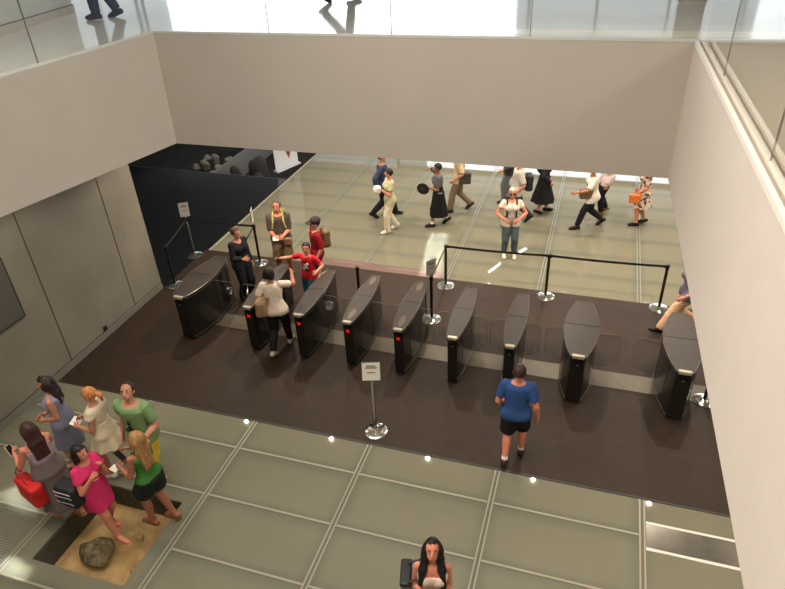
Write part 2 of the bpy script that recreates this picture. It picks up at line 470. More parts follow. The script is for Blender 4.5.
# ------------------------------------------------------------------ people: signed distance bodies
f32 = np.float32
class Field:
    def __init__(s, lo, hi, h):
        s.h = h; s.lo = np.array(lo, float)
        s.n = np.maximum(4, np.ceil((np.array(hi) - s.lo) / h).astype(int) + 1)
        s.ax = [(s.lo[i] + h * np.arange(s.n[i])).astype(f32) for i in range(3)]
        s.D = np.full(tuple(s.n), 0.5, f32)
    def sub(s, lo, hi):
        sl = []
        for i in range(3):
            a = int(max(0, math.floor((lo[i] - s.lo[i]) / s.h))); b = int(min(s.n[i], math.ceil((hi[i] - s.lo[i]) / s.h) + 1))
            if b <= a: return None
            sl.append(slice(a, b))
        return tuple(sl)
    def pts(s, sl):
        return s.ax[0][sl[0]][:, None, None], s.ax[1][sl[1]][None, :, None], s.ax[2][sl[2]][None, None, :]
    def add(s, prim, k=0.0):
        lo, hi, fn = prim
        m = k + 2.5 * s.h
        sl = s.sub(lo - m, hi + m)
        if sl is None: return
        d = fn(*s.pts(sl)); a = s.D[sl]
        if k > 0:
            q = np.maximum(k - np.abs(a - d), 0) / k
            s.D[sl] = np.minimum(a, d) - q * q * (k * .25)
        else:
            s.D[sl] = np.minimum(a, d)
    def cut(s, prim, k=0.0):
        lo, hi, fn = prim
        sl = s.sub(lo - 2 * s.h, hi + 2 * s.h)
        if sl is None: return
        s.D[sl] = np.maximum(s.D[sl], -fn(*s.pts(sl)))
    def keep(s, fn):
        """intersect with half space-like function over the whole grid"""
        sl = (slice(None),) * 3
        s.D = np.maximum(s.D, fn(*s.pts(sl))).astype(f32)
    def warp(s, fn):
        sl = (slice(None),) * 3
        s.D = (s.D + fn(*s.pts(sl))).astype(f32)
    def mesh(s):
        D = s.D
        D[0], D[-1], D[:, 0], D[:, -1], D[:, :, 0], D[:, :, -1] = (.5,) * 6
        ins = D < 0
        c = ins[:-1, :-1, :-1].astype(np.int8)
        tot = np.zeros_like(c)
        for i in (0, 1):
            for j in (0, 1):
                for k in (0, 1):
                    tot += ins[i:ins.shape[0] - 1 + i, j:ins.shape[1] - 1 + j, k:ins.shape[2] - 1 + k]
        act = (tot > 0) & (tot < 8)
        I = np.argwhere(act)
        if len(I) == 0: return np.zeros((0, 3)), np.zeros((0, 4), int)
        idx = np.full(act.shape, -1, np.int64); idx[act] = np.arange(len(I))
        P = np.zeros((len(I), 3)); W = np.zeros(len(I))
        cor = [(i, j, k) for i in (0, 1) for j in (0, 1) for k in (0, 1)]
        for a in cor:
            for ax in range(3):
                if a[ax]: continue
                b = list(a); b[ax] = 1
                da = D[I[:, 0] + a[0], I[:, 1] + a[1], I[:, 2] + a[2]]
                db = D[I[:, 0] + b[0], I[:, 1] + b[1], I[:, 2] + b[2]]
                cr = (da < 0) != (db < 0)
                t = np.where(cr, da / np.where(cr, da - db, 1), 0)
                for q in range(3):
                    P[:, q] += np.where(cr, a[q] + (t if q == ax else 0), 0)
                W += cr
        P = (P / W[:, None] + I) * s.h + s.lo
        Q = []
        n = D.shape
        for ax in range(3):
            sl0 = [slice(1, n[q] - 1) for q in range(3)]; sl1 = list(sl0)
            sl0[ax] = slice(0, n[ax] - 1); sl1[ax] = slice(1, n[ax])
            a = ins[tuple(sl0)]; b = ins[tuple(sl1)]
            E = np.argwhere(a != b)
            if not len(E): continue
            off = np.array([0 if q == ax else 1 for q in range(3)])
            E = E + off
            o1, o2 = [q for q in range(3) if q != ax]
            flip = ins[E[:, 0], E[:, 1], E[:, 2]]
            def cell(u, v):
                e = E.copy(); e[:, o1] -= u; e[:, o2] -= v
                return idx[e[:, 0], e[:, 1], e[:, 2]]
            q = np.stack([cell(1, 1), cell(0, 1), cell(0, 0), cell(1, 0)], 1)
            if ax == 1: flip = ~flip
            q[~flip] = q[~flip][:, ::-1]
            Q.append(q)
        return P, np.concatenate(Q)

def cone(a, b, ra, rb):
    a = np.array(a, float); b = np.array(b, float); r = max(ra, rb)
    ab = b - a; L2 = max(float(ab @ ab), 1e-9)
    def fn(X, Y, Z):
        px, py, pz = X - f32(a[0]), Y - f32(a[1]), Z - f32(a[2])
        t = np.clip((px * f32(ab[0]) + py * f32(ab[1]) + pz * f32(ab[2])) * f32(1 / L2), 0, 1)
        return np.sqrt((px - t * f32(ab[0])) ** 2 + (py - t * f32(ab[1])) ** 2 + (pz - t * f32(ab[2])) ** 2) - (f32(ra) + t * f32(rb - ra))
    return np.minimum(a, b) - r, np.maximum(a, b) + r, fn

def ell(c, r, Rm=None):
    c = np.array(c, float); r = np.array(r, float)
    Rm = np.eye(3) if Rm is None else np.array(Rm, float)     # columns = local axes
    def fn(X, Y, Z):
        p = [X - f32(c[0]), Y - f32(c[1]), Z - f32(c[2])]
        q = [sum(p[i] * f32(Rm[i, j]) for i in range(3)) for j in range(3)]
        k0 = np.sqrt(sum((q[j] / f32(r[j])) ** 2 for j in range(3)))
        k1 = np.sqrt(sum((q[j] / f32(r[j] ** 2)) ** 2 for j in range(3))) + f32(1e-6)
        return k0 * (k0 - 1) / k1
    e = np.sqrt((Rm ** 2) @ (r ** 2))
    return c - e, c + e, fn

def rbox(c, half, rad=.02, Rm=None):
    c = np.array(c, float); half = np.array(half, float)
    Rm = np.eye(3) if Rm is None else np.array(Rm, float)
    def fn(X, Y, Z):
        p = [X - f32(c[0]), Y - f32(c[1]), Z - f32(c[2])]
        q = [np.abs(sum(p[i] * f32(Rm[i, j]) for i in range(3))) - f32(half[j] - rad) for j in range(3)]
        o = np.sqrt(np.maximum(q[0], 0) ** 2 + np.maximum(q[1], 0) ** 2 + np.maximum(q[2], 0) ** 2)
        return o + np.minimum(np.maximum(np.maximum(q[0], q[1]), q[2]), 0) - f32(rad)
    e = np.abs(Rm) @ half
    return c - e, c + e, fn

def to_mesh(name, P, Q, material, parent, mat_idx=None, extra=None):
    """extra: list of (verts, faces, slot) islands joined into the same mesh"""
    V = [P]; F = [Q]; off = len(P); slots = [np.zeros(len(Q), int)]
    for v, fq, sl in (extra or []):
        v = np.array(v); fq = np.array(fq)
        V.append(v); F.append(fq + off); off += len(v); slots.append(np.full(len(fq), sl))
    P = np.concatenate(V); Q = np.concatenate(F); slots = np.concatenate(slots)
    me = bpy.data.meshes.new(name)
    me.vertices.add(len(P)); me.vertices.foreach_set('co', P.astype(f32).ravel())
    me.loops.add(len(Q) * 4); me.loops.foreach_set('vertex_index', Q.astype(np.int32).ravel())
    me.polygons.add(len(Q)); me.polygons.foreach_set('loop_start', np.arange(0, len(Q) * 4, 4, dtype=np.int32))
    me.polygons.foreach_set('loop_total', np.full(len(Q), 4, np.int32))
    me.polygons.foreach_set('use_smooth', np.ones(len(Q), bool))
    o = link(name, me, material, parent)
    me.polygons.foreach_set('material_index', slots.astype(np.int32))
    me.update(calc_edges=True); me.validate()
    return o

def tube_island(pts, rs, n=6):
    pts = [np.array(p, float) for p in pts]; V = []; F = []; prev = None
    pts = [pts[0]] + pts + [pts[-1]]; rs = [rs[0] * .2] + list(rs) + [rs[-1] * .2]
    for i, p in enumerate(pts):
        d = pts[min(i + 1, len(pts) - 1)] - pts[max(i - 1, 0)]
        d = d / (np.linalg.norm(d) + 1e-9)
        ref = prev if prev is not None else (np.array([0, 0, 1.]) if abs(d[2]) < .9 else np.array([1., 0, 0]))
        x = ref - d * (ref @ d)
        if np.linalg.norm(x) < 1e-4: x = np.cross(d, [1, .3, .2])
        x = x / np.linalg.norm(x); y = np.cross(d, x); prev = x
        q = p + d * (rs[i] * .8 if i == len(pts) - 1 else 0)
        for k in range(n): V.append(q + (x * math.cos(2 * PI * k / n) + y * math.sin(2 * PI * k / n)) * rs[i])
    for i in range(len(pts) - 1):
        for k in range(n):
            F.append((i * n + k, i * n + (k + 1) % n, (i + 1) * n + (k + 1) % n, (i + 1) * n + k))
    return V, F

def ball_island(c, r, Rm=None, n=8, m=5):
    Rm = np.eye(3) if Rm is None else Rm
    V = []; F = []
    for i in range(m + 1):
        th = PI * (i + .02) / (m + .04)
        for k in range(n):
            l = np.array([r[0] * math.sin(th) * math.cos(2 * PI * k / n), r[1] * math.sin(th) * math.sin(2 * PI * k / n), r[2] * math.cos(th)])
            V.append(np.array(c) + Rm @ l)
    for i in range(m):
        for k in range(n):
            F.append((i * n + k, (i + 1) * n + k, (i + 1) * n + (k + 1) % n, i * n + (k + 1) % n))
    return V, F

def rotx(a): c, s = math.cos(a), math.sin(a); return np.array([[1, 0, 0], [0, c, -s], [0, s, c]])
def rotz(a): c, s = math.cos(a), math.sin(a); return np.array([[c, -s, 0], [s, c, 0], [0, 0, 1]])
def roty(a): c, s = math.cos(a), math.sin(a); return np.array([[c, 0, s], [0, 1, 0], [-s, 0, c]])
def unit(v): v = np.array(v, float); return v / (np.linalg.norm(v) + 1e-9)

def ik(a, t, l1, l2, hint):
    a, t = np.array(a, float), np.array(t, float)
    d = t - a; L = np.linalg.norm(d); mx = (l1 + l2) * .995
    if L > mx: d = d * mx / L; L = mx; t = a + d
    u = d / L
    x = (l1 * l1 - l2 * l2 + L * L) / (2 * L)
    h = math.sqrt(max(l1 * l1 - x * x, 0))
    hv = np.array(hint, float); hv = hv - u * (hv @ u); hv = unit(hv)
    return a + u * x + hv * h, t

HW_M = ([0, .07, .15, .28, .45, .60, .78, .90, .965, 1.0], [.060, .086, .098, .094, .084, .088, .100, .104, .078, .046], [.050, .062, .067, .064, .059, .061, .066, .062, .050, .040])
HW_F = ([0, .07, .15, .28, .45, .60, .78, .90, .965, 1.0], [.062, .092, .104, .094, .073, .078, .087, .090, .066, .038], [.052, .064, .068, .060, .052, .055, .060, .055, .044, .034])

class Pose: pass
def make_pose(H, feet, hands, lean=0, side_lean=0, head=(0, 0), female=False, kid=1.0, wide=1.0, twist=0):
    p = Pose(); s = H / 1.7; p.H = H; p.s = s; p.female = female; p.wide = wide; p.kid = kid
    th, sh = .245 * H, .242 * H
    an = []
    for i, ft in enumerate(feet):
        sg = -1 if i == 0 else 1
        fwd, lat, up, pit = (list(ft) + [0, 0, 0, 0])[:4]
        an.append(np.array([sg * (.055 * H * (1 if lat is None else 1)) + sg * lat, fwd, .056 * H + up]))
    hz = .528 * H
    hipx = .052 * H
    hips_y = 0.0
    for sg, a in zip((-1, 1), an):
        r = (th + sh) * .992
        dx = math.hypot(a[0] - sg * hipx, a[1] - hips_y)
        hz = min(hz, a[2] + math.sqrt(max(r * r - dx * dx, .01)))
    p.hip = np.array([0, hips_y, hz])
    p.R = rotx(-lean) @ roty(side_lean) @ rotz(twist)
    p.hipj = [p.hip + np.array([sg * hipx, 0, 0]) for sg in (-1, 1)]
    p.knee = []; p.ank = []; p.pit = [(list(f) + [0, 0, 0, 0])[3] for f in feet]; p.toe_yaw = [(list(f) + [0] * 5)[4] for f in feet]
    for i in (0, 1):
        k, a = ik(p.hipj[i], an[i], th, sh, (0, 1, .0)); p.knee.append(k); p.ank.append(a)
    p.L = .36 * H
    p.u0 = -(.528 - .47) * H          # torso start along the spine, from the hip centre
    up = p.R @ np.array([0, 0, 1.]); p.up = up
    p.neck = p.hip + up * (p.u0 + p.L)
    shx = (.091 if female else .102) * H * (0.5 + wide * .5)
    p.sh = [p.hip + p.R @ np.array([sg * shx, 0, (.803 - .528) * H]) for sg in (-1, 1)]
    p.elb = []; p.wri = []
    for i, sg in ((0, -1), (1, 1)):
        hd = hands[i]; o, f_, z = hd[:3]
        hint = hd[3] if len(hd) > 3 else (.35, -.75, -.55)
        t = p.sh[i] + p.R @ np.array([sg * o * s, f_ * s, z * s])
        e, w = ik(p.sh[i], t, .176 * H, .148 * H, p.R @ np.array([sg * hint[0], hint[1], hint[2]]))
        p.elb.append(e); p.wri.append(w)
    p.HR = p.R @ rotz(head[0]) @ rotx(-head[1]) if True else None
    p.HR = rotx(-lean * .5) @ rotz(head[0]) @ rotx(-head[1])
    hs = s * kid
    p.hs = hs
    p.head = p.neck + up * .045 * H * .5 + p.HR @ np.array([0, .018 * hs, .012 * s + .118 * hs]) - np.array([0, 0, 0.0])
    return p

def torso(p, off=0.0, u_lo=-9, u_hi=9, strap=None, belly=0.0):
    US, WS, DS = HW_F if p.female else HW_M
    H = p.H; Rt = p.R; o = p.hip
    ws = np.array(WS) * H * p.wide + off; ds = np.array(DS) * H * p.wide + off
    us = np.array(US, float)
    lo = o + Rt @ np.array([0, 0, p.u0]); hi = o + Rt @ np.array([0, 0, p.u0 + p.L])
    e = .13 * H * p.wide + off
    def fn(X, Y, Z):
        a = [X - f32(o[0]), Y - f32(o[1]), Z - f32(o[2])]
        q = [sum(a[i] * f32(Rt[i, j]) for i in range(3)) for j in range(3)]
        u = (q[2] - f32(p.u0)) / f32(p.L)
        W = np.interp(u, us, ws).astype(f32); Dp = np.interp(u, us, ds).astype(f32)
        y = q[1] + (f32(0.012 * H) * np.exp(-((u - .12) / .12) ** 2) if p.female else 0)
        if belly: Dp = Dp + f32(belly) * np.exp(-((u - .4) / .22) ** 2) * (y > 0)
        d = (np.sqrt((q[0] / W) ** 2 + (y / Dp) ** 2) - 1) * np.minimum(W, Dp)
        if p.female:
            for sg in (-1, 1):
                c = (sg * .042 * H, .042 * H, p.u0 + .735 * p.L)
                r = .040 * H + off
                b = np.sqrt((q[0] - f32(c[0])) ** 2 + (q[1] - f32(c[1])) ** 2 + (q[2] - f32(c[2])) ** 2) - f32(r)
                k = .03 * H; qq = np.maximum(k - np.abs(d - b), 0) / k
                d = np.minimum(d, b) - qq * qq * (k * .25)
        d = np.maximum(d, (f32(max(u_lo, -.0)) - u) * f32(p.L)); d = np.maximum(d, (u - f32(min(u_hi, 1.0))) * f32(p.L))
        if strap:
            x0, hw, us0 = strap
            ds_ = np.abs(np.abs(q[0]) - f32(x0 * H)) - f32(hw * H)
            d = np.maximum(d, np.minimum(ds_, (f32(us0) - u) * f32(-p.L) * -1))
        return d
    return np.minimum(lo, hi) - e, np.maximum(lo, hi) + e, fn

def seg(a, b, t): return a + (b - a) * t

def leg_prims(p, i, off, t_end=2.0, loose=0.0, knee_loose=None):
    """t 0..1 thigh, 1..2 shin"""
    H = p.H * (.5 + .5 * p.wide); f = 1.0 if not p.female else 1.02
    r = [.060 * H * f, .036 * H, .032 * H, .021 * H]
    h, k, a = p.hipj[i], p.knee[i], p.ank[i]
    out = []
    lo = loose
    if t_end <= 1:
        e = seg(h, k, t_end); re = r[0] + (r[1] - r[0]) * t_end
        out.append(cone(h, e, r[0] + off, re + off + lo))
    else:
        out.append(cone(h, k, r[0] + off, r[1] + off + lo * .6))
        tt = t_end - 1
        calf = seg(k, a, .32)
        back = np.array([0, -.012 * H, 0])
        e = seg(k, a, tt)
        if lo > .012:
            out.append(cone(k, e, r[1] + off + lo * .6, r[3] + off + lo * 1.15))
        else:
            if tt <= .32: out.append(cone(k, e, r[1] + off, r[2] + .004 * H + off))
            else:
                out.append(cone(k, calf + back, r[1] - .002 + off, r[2] + .0035 * H + off))
                out.append(cone(calf + back, e, r[2] + .0035 * H + off, r[3] + off + lo))
    return out

def foot_axes(p, i):
    R = rotz(p.toe_yaw[i]) @ rotx(-p.pit[i])
    return R

def foot_prims(p, i, off=0.0):
    H = p.H; R = foot_axes(p, i); a = p.ank[i]
    heel = a + R @ np.array([0, -.028 * H, -.026 * H]); ball = a + R @ np.array([0, .072 * H, -.034 * H]); toe = a + R @ np.array([0, .098 * H, -.035 * H])
    return [cone(a, heel, .022 * H + off, .021 * H + off), cone(a, ball, .022 * H + off, .017 * H + off), cone(heel, ball, .020 * H + off, .021 * H + off), cone(ball, toe, .023 * H + off, .013 * H + off)]

def arm_prims(p, i, off, t_end=2.0, loose=0.0):
    H = p.H * (.6 + .4 * p.wide); g = .88 if p.female else 1.0
    r = [.0285 * H * g, .0255 * H * g, .0235 * H * g, .0155 * H * g]
    s_, e, w = p.sh[i], p.elb[i], p.wri[i]
    if t_end <= 1:
        q = seg(s_, e, t_end)
        return [cone(s_, q, r[0] + off + loose * .3, r[0] + (r[1] - r[0]) * t_end + off + loose)]
    q = seg(e, w, t_end - 1)
    m = seg(e, w, min(.25, t_end - 1))
    return [cone(s_, e, r[0] + off, r[1] + off + loose), cone(e, m, r[1] + off + loose, r[2] + .003 * H + off + loose), cone(m, q, r[2] + .003 * H + off + loose, r[3] + off + loose)]

def bounds(p, m=.22):
    P = np.array([p.hip, p.head, p.neck, *p.knee, *p.ank, *p.sh, *p.elb, *p.wri])
    lo, hi = P.min(0) - m, P.max(0) + m
    lo[2] = max(lo[2], -.03)
    return lo, hi

SKINS = {'light': (214, 160, 134), 'mid': (196, 138, 110), 'tan': (172, 112, 84), 'red': (208, 132, 104), 'dark': (142, 92, 70)}

def hand_islands(p, i, curl=.55):
    """palm prim plus four unequal bent fingers and a thumb"""
    sg = -1 if i == 0 else 1
    s = p.s; e, w = p.elb[i], p.wri[i]
    d = unit(w - e)
    n = p.R @ np.array([-sg, 0.0, 0.0]) if d[2] < -.6 else np.array([0, 0, -1.0]) * .4 + p.R @ np.array([-sg * .9, 0, 0])
    n = unit(n - d * (n @ d)); sd = np.cross(d, n)          # sd: across the palm
    fwd = p.R @ np.array([0, 1.0, 0]); upv = np.array([0, 0, 1.])
    th = sd if (sd @ (fwd + upv * .6)) > 0 else -sd         # thumb side
    isl = []
    palm_end = w + d * .088 * s
    for q, (off, ln) in enumerate(((.030, .070), (.010, .080), (-.011, .074), (-.031, .058))):
        b = palm_end - d * .012 * s + th * off * s
        dirs = d; pts = [b]; ang = 0
        for kk in range(3):
            ang += curl * (.55 if kk == 0 else .75)
            v = d * math.cos(ang) + n * math.sin(ang)
            pts.append(pts[-1] + v * ln * s * (.44, .32, .24)[kk])
        isl.append(tube_island(pts, [.0098 * s, .0092 * s, .0085 * s, .0068 * s]))
    b = w + d * .022 * s + th * .024 * s
    v1 = unit(d * .62 + th * .72 + n * .25); v2 = unit(d * .9 + th * .25 + n * .45)
    pts = [b, b + v1 * .038 * s, b + v1 * .038 * s + v2 * .032 * s, b + v1 * .038 * s + v2 * .055 * s]
    isl.append(tube_island(pts, [.0125 * s, .0108 * s, .0098 * s, .0075 * s]))
    palm = [cone(w - d * .01 * s, w + d * .03 * s, .0225 * s, .023 * s), cone(w + d * .03 * s + th * .016 * s, palm_end + th * .016 * s, .021 * s, .0165 * s), cone(w + d * .03 * s - th * .014 * s, palm_end - th * .018 * s, .021 * s, .0155 * s)]
    return palm, isl

def hp(p, v): return p.head + p.HR @ (np.array(v, float) * p.hs)

def person(label, pos, face, H=1.68, feet=((0, 0), (0, 0)), hands=((.06, .03, -.53), (.06, .03, -.53)), lean=0, side=0, head=(0, 0), female=False, kid=1.0, wide=1.0,
           skin='mid', top=None, bottom=None, hair=None, shoes=None, z=0.0, far=False, glasses=False, twist=0, belly=0, group=None, extra=None, curl=.6):
    H *= .975
    if z == 0 and YM0 < pos[1] < YM1: z = .012
    rz = math.atan2(-face[0], face[1])
    root = empty('person', (pos[0], pos[1], z), rz)
    tag(root, label, 'person', group)
    p = make_pose(H, feet, hands, lean, side, head, female, kid, wide, twist)
    p.root = root; p.rz = rz; p.pos = pos; p.z0 = z
    h = .0125 if far else .0105
    lo, hi = bounds(p)
    # ---- body
    F = Field(lo, hi, h)
    for i in (0, 1):
        for c in leg_prims(p, i, 0): F.add(c, 0)
    for i in (0, 1):
        for c in foot_prims(p, i): F.add(c, .012)
    F.add(torso(p, 0, belly=belly), .03 * p.s)
    isl = []
    for i in (0, 1):
        a = arm_prims(p, i, 0)
        F.add(a[0], .028 * p.s)
        for c in a[1:]: F.add(c, .004)
        palm, fi = hand_islands(p, i, curl)
        for c in palm: F.add(c, .01)
        isl += [(v, q, 0) for v, q in fi]
    F.add(cone(p.neck - p.up * .03 * p.s, hp(p, (0, -.012, -.05)), .052 * p.s * (.85 if female else 1), .050 * p.s * (.85 if female else 1)), .02)
    hs = p.hs; RH = p.HR
    F.add(ell(hp(p, (0, -.008, .02)), np.array((.074, .092, .093)) * hs, RH), .015)
    F.add(ell(hp(p, (0, .024, -.052)), np.array((.054, .060, .060)) * hs, RH), .03)
    F.add(cone(hp(p, (0, .085, .004)), hp(p, (0, .106, -.026)), .008 * hs, .0125 * hs), .012)
    for sg in (-1, 1):
        F.add(ell(hp(p, (sg * .077, -.008, -.012)), np.array((.012, .020, .031)) * hs, RH), .004)
    # face details, kept in the body mesh
    for sg in (-1, 1):
        isl.append((*ball_island(hp(p, (sg * .031, .077, .006)), np.array((.0105, .0065, .0055)) * hs, RH), 1))
        isl.append((*ball_island(hp(p, (sg * .031, .0845, .006)), np.array((.0066, .004, .0058)) * hs, RH, 6, 4), 2))
        isl.append((*ball_island(hp(p, (sg * .032, .083, .029)), np.array((.018, .007, .0042)) * hs, RH, 8, 4), 2))
    isl.append((*ball_island(hp(p, (0, .083, -.062)), np.array((.022, .009, .0065)) * hs, RH), 3))
    P, Q = F.mesh()
    sk = SKINS[skin]
    ms = [mat('skin_' + skin, sk, .55, 0, .35, .05, 14), mat('eye_white', (176, 160, 150), .5), mat('eye_dark', (40, 28, 22), .4), mat('lips', (168, 92, 84), .5)]
    to_mesh('body', P, Q, ms, root, None, isl)
    cl = .015 if far else .0125
    def wrinkle(F, amp=.0035, seed=0):
        F.warp(lambda X, Y, Z: f32(amp) * (np.sin(X * 31 + Z * 17 + seed) + np.sin(Y * 27 - Z * 23 + 1.3 * seed) + .6 * np.sin(Z * 55 + X * 40 + seed * 2)) * f32(.6))
    # ---- top garment
    if top:
        k = top['kind']; c = top['color']; off = .012 + top.get('loose', 0)
        F = Field(lo, hi, cl)
        u0 = top.get('hem', .1)
        strap = top.get('strap')
        if strap:
            F.add(torso(p, off, u0, .85, None, belly), 0)
            US, WS, DS = HW_F if female else HW_M
            for sg in (-1, 1):
                q0 = p.hip + p.R @ np.array([sg * .052 * H, .052 * H, p.u0 + .80 * p.L]); q1 = p.hip + p.R @ np.array([sg * .05 * H, 0.0, p.u0 + .965 * p.L + .02 * H]); q2 = p.hip + p.R @ np.array([sg * .052 * H, -.045 * H, p.u0 + .80 * p.L])
                F.add(cone(q0, q1, .014 * H, .012 * H), .008); F.add(cone(q1, q2, .012 * H, .014 * H), .008)
        else:
            F.add(torso(p, off, u0, .985, None, belly), 0)
        sl = top.get('sleeve', 0 if strap else .5)
        if sl > 0:
            for i in (0, 1):
                a = arm_prims(p, i, off, sl, top.get('sl_loose', .005))
                F.add(a[0], .018 * p.s)
                for q in a[1:]: F.add(q, .004)
                # flat cuff
                if sl <= 1: ce = seg(p.sh[i], p.elb[i], sl); cd = unit(p.elb[i] - p.sh[i])
                else: ce = seg(p.elb[i], p.wri[i], sl - 1); cd = unit(p.wri[i] - p.elb[i])
                bl = cone(ce + cd * .06, ce + cd * .06, .06, .06)
                F.cut(bl)
        if u0 < .3:
            for i in (0, 1):
                F.add(cone(p.hipj[i], seg(p.hipj[i], p.knee[i], .4), .060 * H * wide + off + .008, .050 * H * wide + off + .006), .03)
            Rt, oo = p.R, p.hip
            F.keep(lambda X, Y, Z: f32(u0 * p.L + p.u0) - ((X - f32(oo[0])) * f32(Rt[0, 2]) + (Y - f32(oo[1])) * f32(Rt[1, 2]) + (Z - f32(oo[2])) * f32(Rt[2, 2])))
        wrinkle(F, top.get('wr', .003), sum(map(ord, label)) % 17)
        nr = top.get('neck', .055) * H / 1.7 * 1.7 * .6
        F.cut(ell(p.neck + p.up * .012 * H + p.R @ np.array([0, .022 * H, 0]), (nr * .95 + .004, nr + .004, .036 * H + top.get('deep', 0))), 0)
        P, Q = F.mesh()
        to_mesh(k, P, Q, mat(k + '_cloth', c, .8, 0, .2, top.get('var', .06), top.get('vscale', 30), 0, .25), root)
    # ---- bottom garment
    if bottom:
        k = bottom['kind']; c = bottom['color']
        F = Field(lo, hi, cl)
        if k in ('skirt', 'dress_skirt', 'long_skirt'):
            ln = bottom['len']                   # hem height as a fraction of H
            wst = p.hip + p.up * (p.u0 + bottom.get('waist', .42) * p.L)
            zz = ln * H
            mid = (seg(p.knee[0], p.ank[0], .1) + seg(p.knee[1], p.ank[1], .1)) / 2
            fx = (p.ank[0][1] + p.ank[1][1]) / 2 * (1 if zz < .25 * H else .45)
            hem = np.array([(p.ank[0][0] + p.ank[1][0]) / 2 * .6, fx * .6, zz])
            hw, hd = bottom.get('w', .16) * H / 1.7, bottom.get('d', .13) * H / 1.7
            US, WS, DS = HW_F if female else HW_M
            off = .016
            zt = wst[2]
            ww = np.interp(bottom.get('waist', .42), US, WS) * H * wide + off; wd = np.interp(bottom.get('waist', .42), US, DS) * H * wide + off
            hipw = .106 * H * wide + off; hipd = .078 * H * wide + off
            hz = p.hip[2] - .01 * H
            nf = bottom.get('folds', 9); fa = bottom.get('fold', .05)
            def fn(X, Y, Z):
                t = np.clip((f32(zt) - Z) / f32(zt - zz), -.2, 1.2)
                th_ = (zt - hz) / (zt - zz)
                W = np.interp(t, [0, th_, 1], [ww, hipw, max(hw, hipw * .9)]).astype(f32); Dp = np.interp(t, [0, th_, 1], [wd, hipd, max(hd, hipd * .9)]).astype(f32)
                cx_ = f32(wst[0]) + t * f32(hem[0] - wst[0]); cy_ = f32(wst[1]) + t * f32(hem[1] - wst[1])
                x, y = X - cx_, Y - cy_
                an_ = np.arctan2(y, x)
                q = np.sqrt((x / W) ** 2 + (y / Dp) ** 2) / (1 + f32(fa) * np.clip(t, 0, 1) * np.sin(an_ * nf + 1))
                d = (q - 1) * np.minimum(W, Dp)
                return np.maximum(np.maximum(d, Z - f32(zt)), f32(zz) - Z)
            m = max(hw, hipw) * 1.15 + .04
            for i in (0, 1):
                for q in leg_prims(p, i, .016): F.add(q, .03)
            F.add(torso(p, .015, 0, bottom.get('waist', .42)), .03)
            F.keep(lambda X, Y, Z: np.maximum(f32(zz) - Z, Z - f32(zt + .03)))
            F.add((np.minimum(wst, hem) - np.array([m, m, .02]), np.maximum(wst, hem) + np.array([m, m, .02]), fn), .03)
            F.keep(lambda X, Y, Z: f32(zz) - Z)
            kk = 'skirt'
        else:
            te = bottom.get('t', 1.93); lo_ = bottom.get('loose', .018)
            for i in (0, 1):
                pr = leg_prims(p, i, .011, te, lo_)
                for q in pr: F.add(q, 0)
                if te <= 1: ce = seg(p.hipj[i], p.knee[i], te); cd = unit(p.knee[i] - p.hipj[i]); rr = .1
                else: ce = seg(p.knee[i], p.ank[i], te - 1); cd = unit(p.ank[i] - p.knee[i]); rr = .08
                F.cut(cone(ce + cd * rr, ce + cd * rr, rr, rr))
            F.add(torso(p, .011, -.0, bottom.get('waist', .36), None, belly), .03 * p.s)
            wrinkle(F, .003, 3)
            kk = k
        P, Q = F.mesh()
        to_mesh(kk, P, Q, mat(kk + '_cloth', c, .8, 0, .2, bottom.get('var', .06), bottom.get('vscale', 25), 0, .2), root)
    # ---- shoes
    if shoes:
        kind = shoes.get('kind', 'shoe')
        for i in (0, 1):
            a = p.ank[i]; R = foot_axes(p, i)
            lo2 = a - .2 * H; hi2 = a + .2 * H
            F = Field(lo2, hi2, .008 if not far else .010)
            if kind == 'sandal':
                s0 = a + R @ np.array([0, -.030 * H, -.051 * H]); s1 = a + R @ np.array([0, .095 * H, -.051 * H])
                F.add(cone(s0, s1, .026 * H, .030 * H), 0)
                F.keep(lambda X, Y, Z: np.abs((X - f32(a[0])) * f32(R[0, 2]) + (Y - f32(a[1])) * f32(R[1, 2]) + (Z - f32(a[2])) * f32(R[2, 2]) + f32(.051 * H)) - f32(.006))
                b0 = a + R @ np.array([-.026 * H, .062 * H, -.035 * H]); b1 = a + R @ np.array([0, .052 * H, -.004 * H]); b2 = a + R @ np.array([.026 * H, .062 * H, -.035 * H])
                F.add(cone(b0, b1, .008, .008), .004); F.add(cone(b1, b2, .008, .008), .004)
                ring = [a + R @ np.array([.026 * H * math.cos(t), -.006 * H + .026 * H * math.sin(t), .008 * H]) for t in np.linspace(0, 2 * PI, 9)]
                for q0, q1 in zip(ring, ring[1:]): F.add(cone(q0, q1, .006, .006), 0)
            else:
                for q in foot_prims(p, i, .007): F.add(q, .012)
                top_z = .004 * H if kind != 'boot' else .05 * H
                if kind == 'boot': F.add(cone(a, seg(a, p.knee[i], .25), .024 * H + .006, .026 * H + .006), .01)
                F.keep(lambda X, Y, Z: (X - f32(a[0])) * f32(R[0, 2]) + (Y - f32(a[1])) * f32(R[1, 2]) + (Z - f32(a[2])) * f32(R[2, 2]) - f32(top_z))
                F.keep(lambda X, Y, Z: -((X - f32(a[0])) * f32(R[0, 2]) + (Y - f32(a[1])) * f32(R[1, 2]) + (Z - f32(a[2])) * f32(R[2, 2])) - f32(.0560 * H))
            P, Q = F.mesh()
            if len(Q): to_mesh('shoe' if kind != 'sandal' else 'sandal', P, Q, mat('shoe_material', shoes['color'], .6, 0, .3, .03, 30), root)
            if shoes.get('sock'):
                F = Field(lo2, hi2, .010)
                F.add(cone(a - np.array([0, 0, .01]), seg(a, p.knee[i], shoes.get('sock_t', .13)), .026 * H, .025 * H + .002), 0)
                P, Q = F.mesh(); to_mesh('sock', P, Q, mat('sock_knit', shoes['sock'], .9), root)
